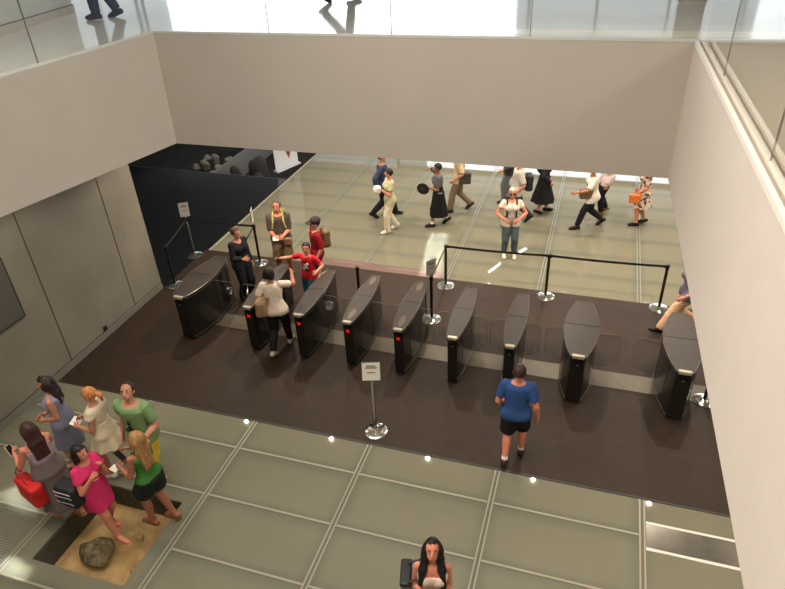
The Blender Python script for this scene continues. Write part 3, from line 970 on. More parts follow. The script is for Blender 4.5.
    # ---- hair
    if hair:
        k = hair['kind']; c = hair['color']
        m = .16 * hs
        hl = hair.get('len', .3)
        lo3 = p.head - np.array([.2, .26, .18 + (hl if k in ('long', 'pony', 'bob', 'front') else 0)]); hi3 = p.head + np.array([.2, .24, .22])
        F = Field(lo3, hi3, .009 if not far else .011)
        F.add(ell(hp(p, (0, -.016, .026)), np.array((.086, .101, .100)) * hs, RH), 0)
        if k in ('bob', 'long', 'front'):
            for sg in (-1, 1): F.add(ell(hp(p, (sg * .066, -.020, -.03)), np.array((.028, .062, .085)) * hs, RH), .03)
        # clear the face
        hl_ = hair.get('line', .062)
        c0 = hp(p, (0, 0, 0))
        def face_cut(X, Y, Z):
            a = [X - f32(c0[0]), Y - f32(c0[1]), Z - f32(c0[2])]
            q = [sum(a[i] * f32(RH[i, j]) for i in range(3)) / f32(hs) for j in range(3)]
            x, y, zz = q
            front = np.maximum(np.maximum(f32(.022) - y, zz - f32(hl_) + .25 * np.abs(x) + (y - .09) * f32(.4)), np.abs(x) - f32(.072))
            low = zz + f32(.062)
            sideb = np.maximum(np.maximum(f32(-.035) - y, zz + f32(.012)), f32(.05) - np.abs(x)) if k in ('short', 'pony', 'bun') else f32(9)
            r = np.minimum(front, sideb)
            if k in ('short', 'pony', 'bun'): r = np.minimum(r, low)
            return r * f32(hs)
        F.cut((lo3, hi3, face_cut))
        if k == 'long' or k == 'front':
            b0 = hp(p, (0, -.055, .0)); b1 = p.neck + p.R @ np.array([0, -.075 * p.s, .0]); b2 = p.neck + p.R @ np.array([0, -.10 * p.s, -hl])
            for sg in (-1.1, -.55, 0, .55, 1.1):
                sx = p.HR @ np.array([sg * .055 * hs, 0, 0])
                F.add(cone(b0 + sx, b1 + sx * 1.1, .040 * hs, .036 * hs), .03); F.add(cone(b1 + sx * 1.1, b2 + sx * 1.15, .036 * hs, .022 * hs), .03)
        if k == 'front':
            for sg, ll in ((hair.get('side', -1), 1.0), (-hair.get('side', -1), .45)):
                b0 = hp(p, (sg * .078, .0, .0)); b1 = p.neck + p.R @ np.array([sg * .098 * p.s, .06 * p.s, -.03 * p.s]); b2 = p.neck + p.R @ np.array([sg * .125 * p.s, (.175 if ll == 1 else .135) * p.s, -hl * ll])
                F.add(cone(b0, b1, .036 * hs, .042 * hs), .03); F.add(cone(b1, b2, .042 * hs, .026 * hs), .03)
        if k == 'bob':
            for sg in (-1, 0, 1):
                b0 = hp(p, (sg * .05, -.05, -.02)); F.add(cone(b0, b0 + p.HR @ np.array([sg * .012, -.018, -hl]), .042 * hs, .030 * hs), .03)
        if k == 'pony':
            b0 = hp(p, (0, -.105, .035)); b1 = hp(p, (0, -.165, -.005)); b2 = hp(p, (.01, -.17, -hl * .55)); 
            F.add(cone(hp(p, (0, -.08, .035)), b0, .022 * hs, .024 * hs), .01); F.add(cone(b0, b1, .024 * hs, .036 * hs), .01); F.add(cone(b1, b2, .036 * hs, .014 * hs), .02)
        if k == 'bun':
            F.add(ell(hp(p, (0, -.115, .035)), np.array((.042, .036, .042)) * hs, RH), .01)
        hc = p.head
        amp = hair.get('amp', .0035)
        F.warp(lambda X, Y, Z: f32(amp) * (np.sin(np.arctan2(Y - f32(hc[1]), X - f32(hc[0])) * 17 + Z * 14) + .6 * np.sin(np.arctan2(Y - f32(hc[1]), X - f32(hc[0])) * 31 - Z * 25 + 1)))
        P, Q = F.mesh()
        to_mesh('hair', P, Q, mat('hair_strands', c, .5, 0, .35, .22, 24), root)
    if glasses:
        g = MB()
        for sg in (-1, 1):
            cpt = Vector(hp(p, (sg * .034, .094, .006))); ax = [Vector(p.HR[:, j]) for j in range(3)]
            g.obox(cpt, ax, (.024 * hs, .004 * hs, .016 * hs)); g.bar(hp(p, (sg * .058, .09, .01)), hp(p, (sg * .082, -.01, .008)), .004, .006)
        g.bar(hp(p, (-.012, .098, .01)), hp(p, (.012, .098, .01)), .004, .004)
        g.build('glasses', mat('dark_glasses', (26, 22, 20), .2), root)
    return p

def wpt(p, v):
    """point given in a person's local frame -> world"""
    R = rotz(p.rz)
    return Vector(R @ np.array(v, float)) + Vector((p.pos[0], p.pos[1], p.z0))

def field_obj(name, prims, h, material, parent, k=.01, warp=None):
    lo = np.min([q[0] for q in prims], 0) - .03; hi = np.max([q[1] for q in prims], 0) + .03
    F = Field(lo, hi, h)
    for q in prims: F.add(q, k)
    if warp: F.warp(warp)
    P, Q = F.mesh()
    return to_mesh(name, P, Q, material, parent)
WORLD, SKY_P, WIN_P, WINL_P, DL_P, DLM, SP_P, GL_P, GLK, EXPO = 0.9, 110, 1000, 640, 46, 1.2, 7, 150, 1.5, 0.0
# ------------------------------------------------------------------ ticket gates
M_GBODY = mat('gate_black', (30, 27, 25), .22, 0, .5)
M_GGLASS = mat('gate_smoked_glass', (34, 31, 29), .10, 0, .6)
M_GTOP = mat('gate_top_brown', (50, 42, 37), .45, 0, .35, .05, 8)
M_GBAND = mat('gate_top_band', (34, 28, 25), .45)
M_GTRIM = mat('gate_steel_edge', (118, 114, 108), .28, .8)
M_SILV = mat('reader_silver', (180, 172, 156), .3, .35)
M_PAD = mat('reader_pad', (88, 75, 62), .35)
M_REDX = emit('red_cross_light', (230, 34, 28), .7)
M_GREY = mat('gate_slot_grey', (92, 90, 86), .4)
M_WING = clear_glass('gate_wing_glass', (.95, .96, .95), 1.3)
M_WEDGE = mat('wing_edge', (120, 114, 104), .3)

def gate(label, cx, wm, wn, wl=.27, wr=.27, cross=False, pads=False, label_group='glass wing ticket gates'):
    cy = 8.70
    t = empty('ticket_gate', (cx, cy, .012))
    L0, L1 = -.775, .765
    def w(y, k=0.0):
        q = abs(y) / (.78)
        e = wn if y < 0 else wn * .95
        return e + (wm - e) * max(0, math.cos(PI / 2 * min(q, 1))) ** .85 + k
    def lens(y0, y1, k=0.0, n=20):
        ys = [y0 + (y1 - y0) * i / n for i in range(n + 1)]
        return [(w(y, k), y) for y in ys] + [(-w(y, k), y) for y in reversed(ys)]
    MB().prism(lens(-.69, .69, -.03), 0, .05).build('plinth', mat('gate_plinth', (20, 18, 17), .5), t, True)
    MB().prism(lens(L0 + .025, L1 - .02, -.006), .05, .915).build('cabinet', M_GBODY, t, True)
    for sg in (-1, 1):
        for a, b in ((-.50, -.03), (.03, .55)):
            m = MB(); n = 8
            ys = [a + (b - a) * i / n for i in range(n + 1)]
            poly = [(sg * (w(y) - .002), y) for y in ys] + [(sg * (w(y) - .012), y) for y in reversed(ys)]
            m.prism(poly if sg > 0 else poly[::-1], .13, .86).build('side_panel', M_GGLASS, t, True)
        m = MB()
        ys = [L0 + .04 + (L1 - L0 - .08) * i / 20 for i in range(21)]
        m.ribbon([(sg * (w(y) + .001), y, .895) for y in ys], .022, .008, (0, 0, 1)).build('top_rail', M_GTRIM, t, True)
        m = MB(); m.ribbon([(sg * (w(y) - .004), y, .065) for y in ys], .024, .008, (0, 0, 1)).build('foot_rail', M_GTRIM, t, True)
    MB().prism(lens(L0, -.075, .006), .915, .945).build('top_plate', M_GTOP, t, True)
    MB().prism(lens(.075, L1, .006), .915, .945).build('top_plate', M_GTOP, t, True)
    MB().prism(lens(-.075, .075, .002), .915, .940).build('top_band', M_GBAND, t)
    m = MB(); ed = [(x, y, .947) for x, y in lens(L0, L1, .005, 26)]
    m.tube(ed + [ed[0]], .0055, 5).build('rim', M_GTRIM, t, True)
    # reader plate and slots at the nose
    m = MB(); m.box((-wn * .9, L0 + .004, .945), (wn * .9, L0 + .05, .955), .003); m.box((-wn * .9, L0 - .008, .905), (wn * .9, L0 + .006, .954), .003)
    m.build('reader_plate', M_SILV, t)
    sl = MB().box((-wn * .55, L0 - .002, .80), (wn * .55, L0 + .03, .865), .004).build('card_reader', mat('reader_window', (14, 13, 13), .2), t)
    if cross:
        c = MB(); z = .76
        for s in (1, -1): c.bar((-.026, L0 + .014, z - s * .026), (.026, L0 + .014, z + s * .026), .012, .009)
        o = c.build('indicator', M_REDX, t); o['label'] = 'lit red cross'
    else:
        MB().box((-.022, L0 + .008, .765), (.022, L0 + .022, .778)).build('indicator', M_GREY, t)
    if pads:
        for y0, y1 in ((L0 + .10, L0 + .42), (L1 - .34, L1 - .06)):
            yc = (y0 + y1) / 2
            MB().lathe([(.05, 0), (.05, .004)], (0, 0, 0), 20).build('reader_pad', M_PAD, t)
            o = t.children[-1] if False else bpy.data.objects[[c.name for c in COL.objects if c.parent == t][-1]]
            o.location = (0, yc, .945); o.scale = (1, (y1 - y0) / .1, 1)
    # glass wings
    for sg, wl_ in ((-1, wl), (1, wr)):
        if wl_ <= 0: continue
        x0 = w(0) - .02; x1 = w(0) + wl_
        r = min(.24, wl_ * .85)
        poly = [(x0, .25), (x0 + .12, .22)] + [(x1 - r + r * math.sin(a), .22 + r - r * math.cos(a)) for a in np.linspace(0.1, PI / 2, 6)] + [(x1 - .0 , .78)] + [(x1 - .10 + .10 * math.cos(a), .78 + .11 * math.sin(a)) for a in np.linspace(.2, PI / 2, 5)] + [(x0, .885)]
        g = MB().prism([(sg * a, b) for a, b in poly], -.006, .006, lambda u, v, q: (u, q, v)).build('gate_wing', M_WING, t)
        e = MB().tube([(sg * a, 0, b) for a, b in poly[2:]], .003, 4).build('wing_edge', M_WEDGE, g, True)
    tag(t, label, 'ticket gate', label_group)
    return t
WNAR, NN = .158, .078
gate('wide dark ticket gate beside the grey wall, leftmost of the row, standing apart in shade', -6.80, .26, .10, 0, .42, False)
gate('narrow dark ticket gate half hidden behind the woman with the tan shoulder bag', -5.42, WNAR, NN, .40, 0, True)
gate('narrow dark ticket gate the boy in bright red rests his hand on', -4.46, WNAR, NN, 0, .27, True)
gate('narrow dark ticket gate with red cross and a black post rising behind its left side', -3.57, WNAR, NN, .27, .27, True, True)
gate('narrow dark ticket gate with red cross nearest the small grey sign post behind the gates', -2.69, WNAR, NN, .27, .27, True, True)
gate('narrow dark ticket gate without a lit cross, directly right of the last red-cross gate', -1.79, WNAR, NN, .27, .27, False)
gate('narrow dark ticket gate directly behind the man in the blue tee', -.89, WNAR, NN, .27, .24, False)
gate('wide dark ticket gate standing free to the right of the man in blue', .13, .27, .10, .27, .36, False)
gate('wide dark ticket gate at far right, partly cut off by the pale parapet wall', 1.61, .27, .10, .40, 0, False)

# ------------------------------------------------------------------ stanchions, belts and signs
M_CHROME = mat('chrome', (205, 205, 200), .12, 1.0)
M_POST = mat('bronze_post', (66, 58, 46), .3, .7)
M_POSTB = mat('black_post', (24, 23, 22), .35, .2)
M_BELT = mat('black_belt', (20, 18, 18), .7)
def stanchion(label, x, y, h=.96, post=M_POST, sign=None, z=0.012, group='belt stanchions', head_m=None, r=.028):
    t = empty('stanchion', (x, y, z))
    MB().lathe([(.178, 0), (.178, .008), (.165, .018), (.11, .03), (.06, .038), (.04, .05)], n=32).build('base', M_CHROME, t, True)
    MB().lathe([(r, .045), (r, h - .09)], n=16).build('post', post, t, True)
    MB().lathe([(r + .001, h - .09), (r + .009, h - .08), (r + .009, h - .015), (r, h)], n=16).build('belt_head', head_m or M_POSTB, t, True)
    if sign:
        w_, hh, yaw, face, tilt = sign
        m = MB(); R_ = Matrix.Rotation(yaw, 3, 'Z') @ Matrix.Rotation(tilt, 3, 'X')
        ax = [R_ @ Vector(v) for v in ((1, 0, 0), (0, 1, 0), (0, 0, 1))]
        zc = h + .035 + hh / 2
        m.obox((0, 0, zc), ax, (w_ / 2, .006, hh / 2)); m.bar((0, 0, h - .01), (0, 0, h + .05), .02, .012)
        f_ = m.build('sign_frame', M_CHROME if post is M_CHROME else M_GTRIM, t)
        m = MB(); m.obox(Vector((0, 0, zc)) - ax[1] * .0065, ax, (w_ / 2 - .008, .0012, hh / 2 - .008))
        fc = m.build('sign_card', face, f_)
        for zz, wd in ((.30, .5), (.20, .62), (-.06, .44)):
            MB().obox(Vector((0, 0, zc)) - ax[1] * .0082 + ax[2] * zz * hh, ax, (wd * w_ / 2, .0006, hh * .028)).build('sign_lettering', mat('sign_ink', (84, 62, 52), .7) if zz > 0 else mat('sign_ink_red', (150, 70, 56), .7), f_)
    tag(t, label, 'stanchion', group)
    return t
M_CARD = mat('white_card', (232, 226, 208), .6)
M_CARDG = mat('grey_card', (150, 150, 146), .5)
stanchion('chrome stanchion with white notice card standing alone in front of the gates', -2.66, 6.58, .99, M_CHROME, (.27, .29, math.radians(16), M_CARD, math.radians(-14)), head_m=M_CHROME, r=.026)
s2 = stanchion('bronze belt stanchion at the middle of the rear belt line, above the brown mat edge', -.60, 10.95)
s3 = stanchion('bronze belt stanchion at the left end of the rear belt line', -2.60, 10.88)
s4 = stanchion('bronze belt stanchion at the right end of the rear belt line, beside the walking leg', 1.50, 11.02)
s5 = stanchion('dark stanchion carrying a small grey upright sign, just behind the gates', -2.58, 9.66, .96, M_POSTB, (.20, .30, math.radians(52), M_CARDG, 0))
s6 = stanchion('thin chrome stanchion with grey notice card on the black floor', -8.52, 10.86, .96, M_CHROME, (.22, .32, math.radians(30), M_CARDG, math.radians(-10)), r=.018, z=0)
s7 = stanchion('dark stanchion with an edge-on pale sign, beside the man in the brown polo', -6.84, 10.86, .96, M_POSTB, (.22, .34, math.radians(112), M_CARD, 0))
s8 = stanchion('dark stanchion between the widest left gate and the woman in the dark suit', -6.58, 9.74, .96, M_POSTB)
s9 = stanchion('dark stanchion tucked at the end of the grey wall behind the leftmost gate', -8.2, 9.58, .96, M_POSTB)
s10 = stanchion('black stanchion rising behind the third gate from the left', -4.02, 9.66, .96, M_POSTB)
s11 = stanchion('stanchion whose chrome foot peeks out beside the pale wall at far right', 2.09, 8.52, .96, M_POSTB)
def belt(label, a, b, z=.93, sag=.015):
    A, B = Vector(a.location) + Vector((0, 0, z - .01)), Vector(b.location) + Vector((0, 0, z - .01))
    d = (B - A); d.z = 0; u = d.normalized()
    A += u * .045; B -= u * .045
    pts = [A.lerp(B, i / 12) - Vector((0, 0, sag * 4 * (i / 12) * (1 - i / 12))) for i in range(13)]
    mid = A.lerp(B, .5)
    t = empty('barrier_belt', mid)
    MB().ribbon([p - mid for p in pts], .048, .004, (0, 0, 1)).build('webbing', M_BELT, t)
    m = MB()
    for q in (A, B): MB().obox(q - mid, (u, Vector((-u.y, u.x, 0)), Vector((0, 0, 1))), (.018, .012, .028)).build('clip', M_POSTB, t)
    pass
    tag(t, label, 'barrier belt', 'black barrier belts')
belt('black belt of the rear line, stretched in front of the woman in the white tee', s3, s2)
belt('black belt of the rear line at right, ending near the pale wall', s2, s4)
belt('short black belt slanting down to the small grey sign post', s3, s5)
belt('black belt across the black stone floor beside the suited woman', s6, s7)
belt('faint black belt from the grey notice post towards the grey wall', s6, s9)
belt('black belt passing behind the shoulder of the woman in the dark suit', s7, s8)

# banner stand at the edge of the dark floor
bn = empty('banner_stand', (-8.75, 16.3, 0), math.atan2(.88, .34))
MB().box((-.47, -.10, .0), (.47, .10, .05), .008).build('foot', mat('banner_foot', (196, 198, 200), .35, .3), bn)
MB().box((-.45, -.008, .05), (.45, .008, 1.95)).build('panel', mat('banner_white', (205, 206, 210), .6), bn)
m = MB(); m.prism([(-.02, .56), (.24, .56), (.11, .26)], -.0095, -.0083, lambda u, v, w_: (u, w_, v)); m.build('emblem', mat('banner_emblem', (120, 50, 48), .6), bn)
tag(bn, 'white roll-up banner with a dark red triangle at the edge of the black floor', 'banner')
# excavated ground beyond the dark floor
struct(box('floor_excavation', (-20, 15.5, -.75), (XW + .05, 26, -.7), mat('dark_earth', (46, 46, 44), .95, 0, .2, .3, 2, 0, .5)))
struct(box('trim_19', (-20, 15.44, -.7), (XW + .05, 15.5, .004), mat('dark_kerb', (40, 42, 44), .4)))
struct(box('trim_20', (-10.86, 15.5, -.7), (-10.74, 24, .004), mat('pale_kerb', (112, 112, 108), .7)))
M_STONE = mat('old_stone', (150, 146, 136), .95, 0, .2, .3, 7, 0, .8)
def stone(label, c, r, seed, material=M_STONE, group=None):
    rnd = random.Random(seed)
    bm = bmesh.new(); bmesh.ops.create_icosphere(bm, subdivisions=3, radius=1)
    ph = [rnd.uniform(0, 6) for _ in range(6)]
    for v in bm.verts:
        q = v.co.copy()
        k = 1 + .16 * math.sin(3.1 * q.x + ph[0]) + .14 * math.sin(3.7 * q.y + ph[1]) + .12 * math.sin(4.3 * q.z + ph[2]) + .05 * math.sin(9 * q.x + ph[3]) * math.sin(8 * q.y + ph[4])
        v.co = Vector((q.x * r[0] * k, q.y * r[1] * k, q.z * r[2] * k))
    zmin = min(v.co.z for v in bm.verts)
    for v in bm.verts: v.co.z -= zmin
    me = bpy.data.meshes.new('stone'); bm.to_mesh(me); bm.free()
    for p_ in me.polygons: p_.use_smooth = True
    o = link('stone', me, material); o.location = c; o.rotation_euler = (0, 0, rnd.uniform(-.3, .3))
    tag(o, label, 'stone', group)
    return o
rnd = random.Random(5)
for k in range(16):
    x = -12.6 + (k % 4) * .5 + rnd.uniform(-.06, .06); y = 15.9 + (k // 4) * .62 + rnd.uniform(-.1, .1)
    stone('grey rubble stone in the dim excavated ground beyond the black floor', (x, y, -.705), (rnd.uniform(.12, .19), rnd.uniform(.1, .2), rnd.uniform(.08, .2)), 20 + k, group='rubble in the dim excavated ground')
for k, (x, y, r_) in enumerate(((-10.3, 15.95, .24), (-9.55, 15.9, .22), (-9.95, 16.6, .28))):
    stone('dark boulder of the small heap left of the white banner', (x, y, -.705), (r_, r_ * .8, r_ * 1.3), 50 + k, mat('dim_boulder', (74, 72, 68), .9, 0, .2, .3, 6, 0, .6), 'boulders left of the banner')
# the mossy round stone under the clear floor panel
pit_stone = stone('mottled round ancient stone lying in the sand under the clear floor panel', (-5.66, 3.80, pz), (.27, .17, .13), 3, mat('mottled_stone', (128, 114, 88), .95, 0, .2, .6, 16, 0, 1.0))
for k, (x, y) in enumerate(((-5.3, 4.2), (-5.05, 3.75), (-5.95, 4.35))):
    stone('small sandy stone lying in the pit under the clear floor panel', (x, y, pz - .01), (.07, .05, .035), 80 + k, M_SAND, 'small stones in the pit')

# ------------------------------------------------------------------ people
def fv(px):   # named headings relative to the photo
    return {'left': (-.95, -.3), 'right': (.95, .3), 'cam': (.33, -.94), 'away': (-.33, .94)}[px]
HANG = (.07, .04, -.52)
DK = (34, 31, 34)

# -- group on the glass floor at left
P1 = person('woman in a grey-lilac dress with long dark hair, hands clasped, nearest the grey wall', (-6.70, 4.86), (-.85, -.5), 1.68, ((.02, 0), (-.03, 0)), ((-.10, .20, -.38), (-.10, .22, -.36)), female=True, wide=1.08, skin='mid',
            top=dict(kind='bodice', color=(142, 140, 166), sleeve=0, hem=.35, strap=None, deep=.03, neck=.07), bottom=dict(kind='dress_skirt', color=(124, 124, 142), len=.26, w=.21, d=.19, folds=7, waist=.5),
            hair=dict(kind='long', color=(44, 32, 28), len=.16), shoes=dict(kind='sandal', color=(60, 44, 36)))
P2 = person('woman in a short cream dress with strawberry-blond ponytail holding a white paper', (-5.98, 4.84), (-.95, -.22), 1.66, ((.08, 0, 0, 0), (-.10, 0, .02, .2)), ((-.04, .26, -.30), (-.06, .25, -.28)), female=True, skin='mid',
            top=dict(kind='bodice', color=(224, 208, 176), sleeve=.22, hem=.35, sl_loose=.02, deep=.01), bottom=dict(kind='dress_skirt', color=(224, 208, 176), len=.385, w=.25, d=.25, folds=8, fold=.07, waist=.5),
            hair=dict(kind='pony', color=(196, 128, 72), len=.2), shoes=dict(color=(226, 218, 204)))
P3 = person('bald-fronted man in a green tee and yellow shorts looking down', (-5.38, 4.92), (.12, -.99), 1.82, ((.10, .01), (-.04, .01)), ((.02, .28, -.30), (.08, .05, -.50)), lean=.10, head=(.25, -.45), skin='mid', wide=1.12, belly=.02,
            top=dict(kind='tee', color=(128, 158, 104), sleeve=.62, hem=.02, loose=.004), bottom=dict(kind='shorts', color=(214, 180, 56), t=.92, loose=.03, var=.3, vscale=14),
            hair=dict(kind='short', color=(48, 36, 30), line=.085), shoes=dict(color=(220, 208, 190)))
P4 = person('woman in a lilac tank and long grey skirt with the red bag', (-6.20, 4.04), (-.93, .30), 1.70, ((.16, 0), (-.16, 0, .03, .35)), ((.02, .34, -.22), (-.02, .36, -.06)), lean=.06, female=True, skin='red', wide=1.04,
            top=dict(kind='tank_top', color=(168, 142, 152), strap=True, hem=.30), bottom=dict(kind='long_skirt', color=(118, 106, 102), len=.19, w=.25, d=.27, folds=8, waist=.52),
            hair=dict(kind='long', color=(58, 34, 28), len=.22, amp=.002), shoes=dict(kind='sandal', color=(176, 128, 92)))
P5 = person('woman in a bright pink dress with black bob hair and a black backpack', (-5.48, 3.98), (.98, -.10), 1.62, ((-.06, 0, 0, 0), (.24, 0)), ((-.06, .20, -.02), (-.02, .22, -.06)), lean=.08, head=(.1, -.1), female=True, skin='red',
            top=dict(kind='bodice', color=(214, 52, 104), sleeve=.45, hem=.3, sl_loose=.014), bottom=dict(kind='dress_skirt', color=(214, 52, 104), len=.36, w=.19, d=.19, folds=6, waist=.48),
            hair=dict(kind='bob', color=(24, 20, 22), len=.10), shoes=dict(kind='sandal', color=(186, 132, 96)))
P6 = person('woman in a green tank and black shorts with long blond hair, holding a phone', (-4.86, 4.30), (-.92, .10), 1.66, ((.10, 0), (-.10, 0, .02, .2)), ((-.02, .30, -.28), (-.02, .32, -.20)), lean=.05, head=(.1, -.3), female=True, skin='tan',
            top=dict(kind='tank_top', color=(64, 116, 52), strap=True, hem=.22), bottom=dict(kind='shorts', color=(34, 40, 34), t=.52, loose=.05, waist=.2),
            hair=dict(kind='long', color=(168, 124, 76), len=.26, amp=.006), shoes=dict(kind='sandal', color=(120, 84, 60)))
# -- at the gates
P7 = person('security woman in a dark trouser suit standing behind the leftmost gate', (-6.40, 9.48), (.92, -.38), 1.66, ((.03, 0), (-.03, 0)), (HANG, (-.02, .30, -.24)), female=True, skin='mid', head=(.25, 0),
            top=dict(kind='jacket', color=(28, 30, 36), sleeve=1.9, hem=-.02, loose=.008, deep=.05, neck=.07), bottom=dict(kind='trousers', color=(26, 27, 32), loose=.022), hair=dict(kind='bun', color=(62, 46, 38)), shoes=dict(color=(20, 20, 20)))
P8 = person('man in a brown polo and khaki shorts with a yellow-strapped backpack, holding a ticket', (-6.02, 10.52), (.42, -.90), 1.78, ((.04, .03), (-.02, .03)), ((-.10, .27, -.30), (-.08, .28, -.30)), skin='red', head=(-.2, -.15), wide=1.04, belly=.02,
            top=dict(kind='polo_shirt', color=(88, 76, 68), sleeve=.8, hem=.05, loose=.006), bottom=dict(kind='shorts', color=(116, 96, 68), t=.95, loose=.035), hair=dict(kind='short', color=(86, 74, 66), line=.08), shoes=dict(color=(60, 52, 46)))
P9 = person('boy in a bright red tee with a black and white print, arm stretched to left', (-4.98, 9.56), (-.12, -.99), 1.42, ((.04, 0), (-.06, 0)), ((.14, .14, -.26), (.42, .26, -.02)), skin='mid', head=(.35, -.1), kid=1.14,
            top=dict(kind='tee', color=(206, 34, 48), sleeve=.6, hem=.02), bottom=dict(kind='jeans', color=(50, 92, 108), loose=.02), hair=dict(kind='short', color=(24, 20, 20)), shoes=dict(color=(52, 46, 46)))
P10 = person('youth in a dark red shirt and dark cap behind the boy', (-5.12, 10.30), (-.72, -.62), 1.58, ((.05, 0), (-.05, 0)), ((.06, .08, -.50), (.06, .05, -.50)), skin='mid', head=(.0, -.2), kid=1.08,
             top=dict(kind='tee', color=(136, 26, 36), sleeve=.9, hem=.0, loose=.008), bottom=dict(kind='shorts', color=(48, 44, 52), t=1.1, loose=.03), hair=dict(kind='short', color=(30, 24, 24)), shoes=dict(color=(46, 44, 44)))
P11 = person('woman in a white tee and black trousers seen from behind between two gates, reaching forward', (-4.95, 8.10), (-.20, .98), 1.72, ((-.26, 0, .05, .45), (.22, 0, 0, 0)), ((.16, .16, -.36), (.10, .44, .02)), lean=.16, side=-.10, female=True, skin='tan', head=(-.2, -.1), wide=1.06,
             top=dict(kind='tee', color=(222, 204, 186), sleeve=.6, hem=.02, loose=.006), bottom=dict(kind='trousers', color=(30, 27, 27), loose=.012), hair=dict(kind='bob', color=(26, 21, 20), len=.03), shoes=dict(color=(196, 178, 160)))
P12 = person('man in a blue tee and black shorts walking away across the brown mat', (-.59, 6.57), (-.05, .998), 1.73, ((-.16, .01, .03, .30), (.12, .01)), ((.04, .16, -.46, (.4, -.8, -.3)), (.12, .02, -.52)), lean=.05, skin='red', head=(.05, -.05), wide=1.0,
             top=dict(kind='tee', color=(50, 80, 132), sleeve=.6, hem=.03, loose=.006), bottom=dict(kind='shorts', color=(27, 27, 29), t=.80, loose=.035), hair=dict(kind='short', color=(58, 42, 34)), shoes=dict(color=(24, 22, 22), sock=(228, 222, 214)))
P13 = person('woman with long black hair and white tank top looking down at her phone', (-1.03, 3.755), (.22, -.97), 1.65, ((.03, 0), (-.03, 0)), ((-.08, .22, -.34), (-.05, .20, -.16)), female=True, skin='red', head=(.0, -.50),
             top=dict(kind='tank_top', color=(222, 196, 176), strap=True, hem=.2), bottom=dict(kind='shorts', color=(40, 40, 46), t=.6, loose=.02, waist=.42), hair=dict(kind='front', color=(22, 18, 19), len=.36, side=-1, line=.075), shoes=dict(kind='sandal', color=(90, 66, 50)))
# -- on the far glass floor
P14 = person('woman in a white tee, grey waist layer and jeans facing the rear belt line', (-1.55, 12.42), (.22, -.97), 1.66, ((.02, .02), (0, .02)), ((-.02, .20, -.34, (.9, -.4, -.2)), (-.02, .20, -.34, (.9, -.4, -.2))), female=True, skin='red', wide=1.12, far=True, glasses=True,
             top=dict(kind='tee', color=(226, 214, 198), sleeve=.4, hem=.02, deep=.05, neck=.07), bottom=dict(kind='jeans', color=(80, 92, 100), loose=.012), hair=dict(kind='bun', color=(196, 180, 160)), shoes=dict(color=(226, 216, 198)))
P15 = person('woman in a pale green polo and cream trousers carrying a white bundle', (-4.44, 13.03), (-.80, -.60), 1.62, ((.14, 0), (-.14, 0, .03, .3)), ((-.04, .26, -.14), (-.08, .24, -.24)), female=True, skin='mid', far=True, head=(-.5, -.05),
             top=dict(kind='polo_shirt', color=(188, 188, 152), sleeve=.55, hem=-.02, loose=.006), bottom=dict(kind='trousers', color=(212, 200, 174), loose=.022), hair=dict(kind='short', color=(34, 27, 26), line=.05), shoes=dict(color=(214, 206, 190)))
P16 = person('man in a blue shirt and black trousers walking behind the woman in cream trousers', (-4.86, 13.76), (.95, .30), 1.75, ((.28, 0), (-.28, 0, .05, .45)), ((.06, .16, -.48), (.06, -.14, -.48)), skin='mid', far=True,
             top=dict(kind='shirt', color=(58, 66, 92), sleeve=1.9, hem=.02, loose=.008), bottom=dict(kind='trousers', color=(26, 27, 36), loose=.022), hair=dict(kind='short', color=(60, 50, 44)), shoes=dict(color=(30, 24, 22)))
P17 = person('woman in a grey top and long black skirt, hand raised to her brow', (-3.42, 13.56), (-.95, -.30), 1.62, ((.16, 0), (-.22, 0, .06, .5)), ((-.04, .26, -.26), (.02, .22, .14)), female=True, skin='dark', far=True,
             top=dict(kind='blouse', color=(92, 90, 94), sleeve=.7, hem=.25, loose=.008), bottom=dict(kind='long_skirt', color=(25, 25, 29), len=.17, w=.20, d=.24, folds=9, waist=.5), hair=dict(kind='short', color=(28, 24, 26), line=.05), shoes=dict(color=(26, 24, 24), sock=(222, 218, 212)))
P18 = person('man in a beige shirt and khaki trousers striding left', (-3.12, 14.44), (-.95, -.30), 1.74, ((.22, 0), (-.30, 0, .07, .6)), ((.04, .14, -.44), (.05, -.04, -.50)), skin='mid', far=True,
             top=dict(kind='shirt', color=(208, 186, 150), sleeve=.8, hem=.02, loose=.01), bottom=dict(kind='trousers', color=(122, 104, 86), loose=.024), hair=dict(kind='short', color=(80, 70, 62)), shoes=dict(color=(34, 26, 24)))
P19 = person('man in a pale grey tee walking left, half hidden behind the woman in jeans', (-1.62, 14.02), (-.95, -.30), 1.74, ((.20, 0), (-.32, 0, .07, .6)), ((.05, .10, -.46), (.06, .06, -.48)), skin='mid', far=True,
             top=dict(kind='tee', color=(206, 198, 188), sleeve=.75, hem=.0, loose=.012), bottom=dict(kind='trousers', color=(46, 44, 50), loose=.022), hair=dict(kind='short', color=(60, 50, 44)), shoes=dict(color=(36, 34, 36)))
P20 = person('woman in a beige scarf and wide long black skirt just right of the white-haired woman', (-1.10, 14.78), (.95, .30), 1.66, ((.12, 0), (-.14, 0, .03, .3)), ((.05, .10, -.44), (.05, .10, -.46)), female=True, skin='mid', far=True,
             top=dict(kind='blouse', color=(38, 36, 40), sleeve=1.9, hem=.3, loose=.014), bottom=dict(kind='long_skirt', color=(27, 27, 31), len=.20, w=.30, d=.30, folds=8, fold=.07, waist=.5), hair=dict(kind='long', color=(70, 54, 44), len=.15), shoes=dict(color=(26, 25, 26)))
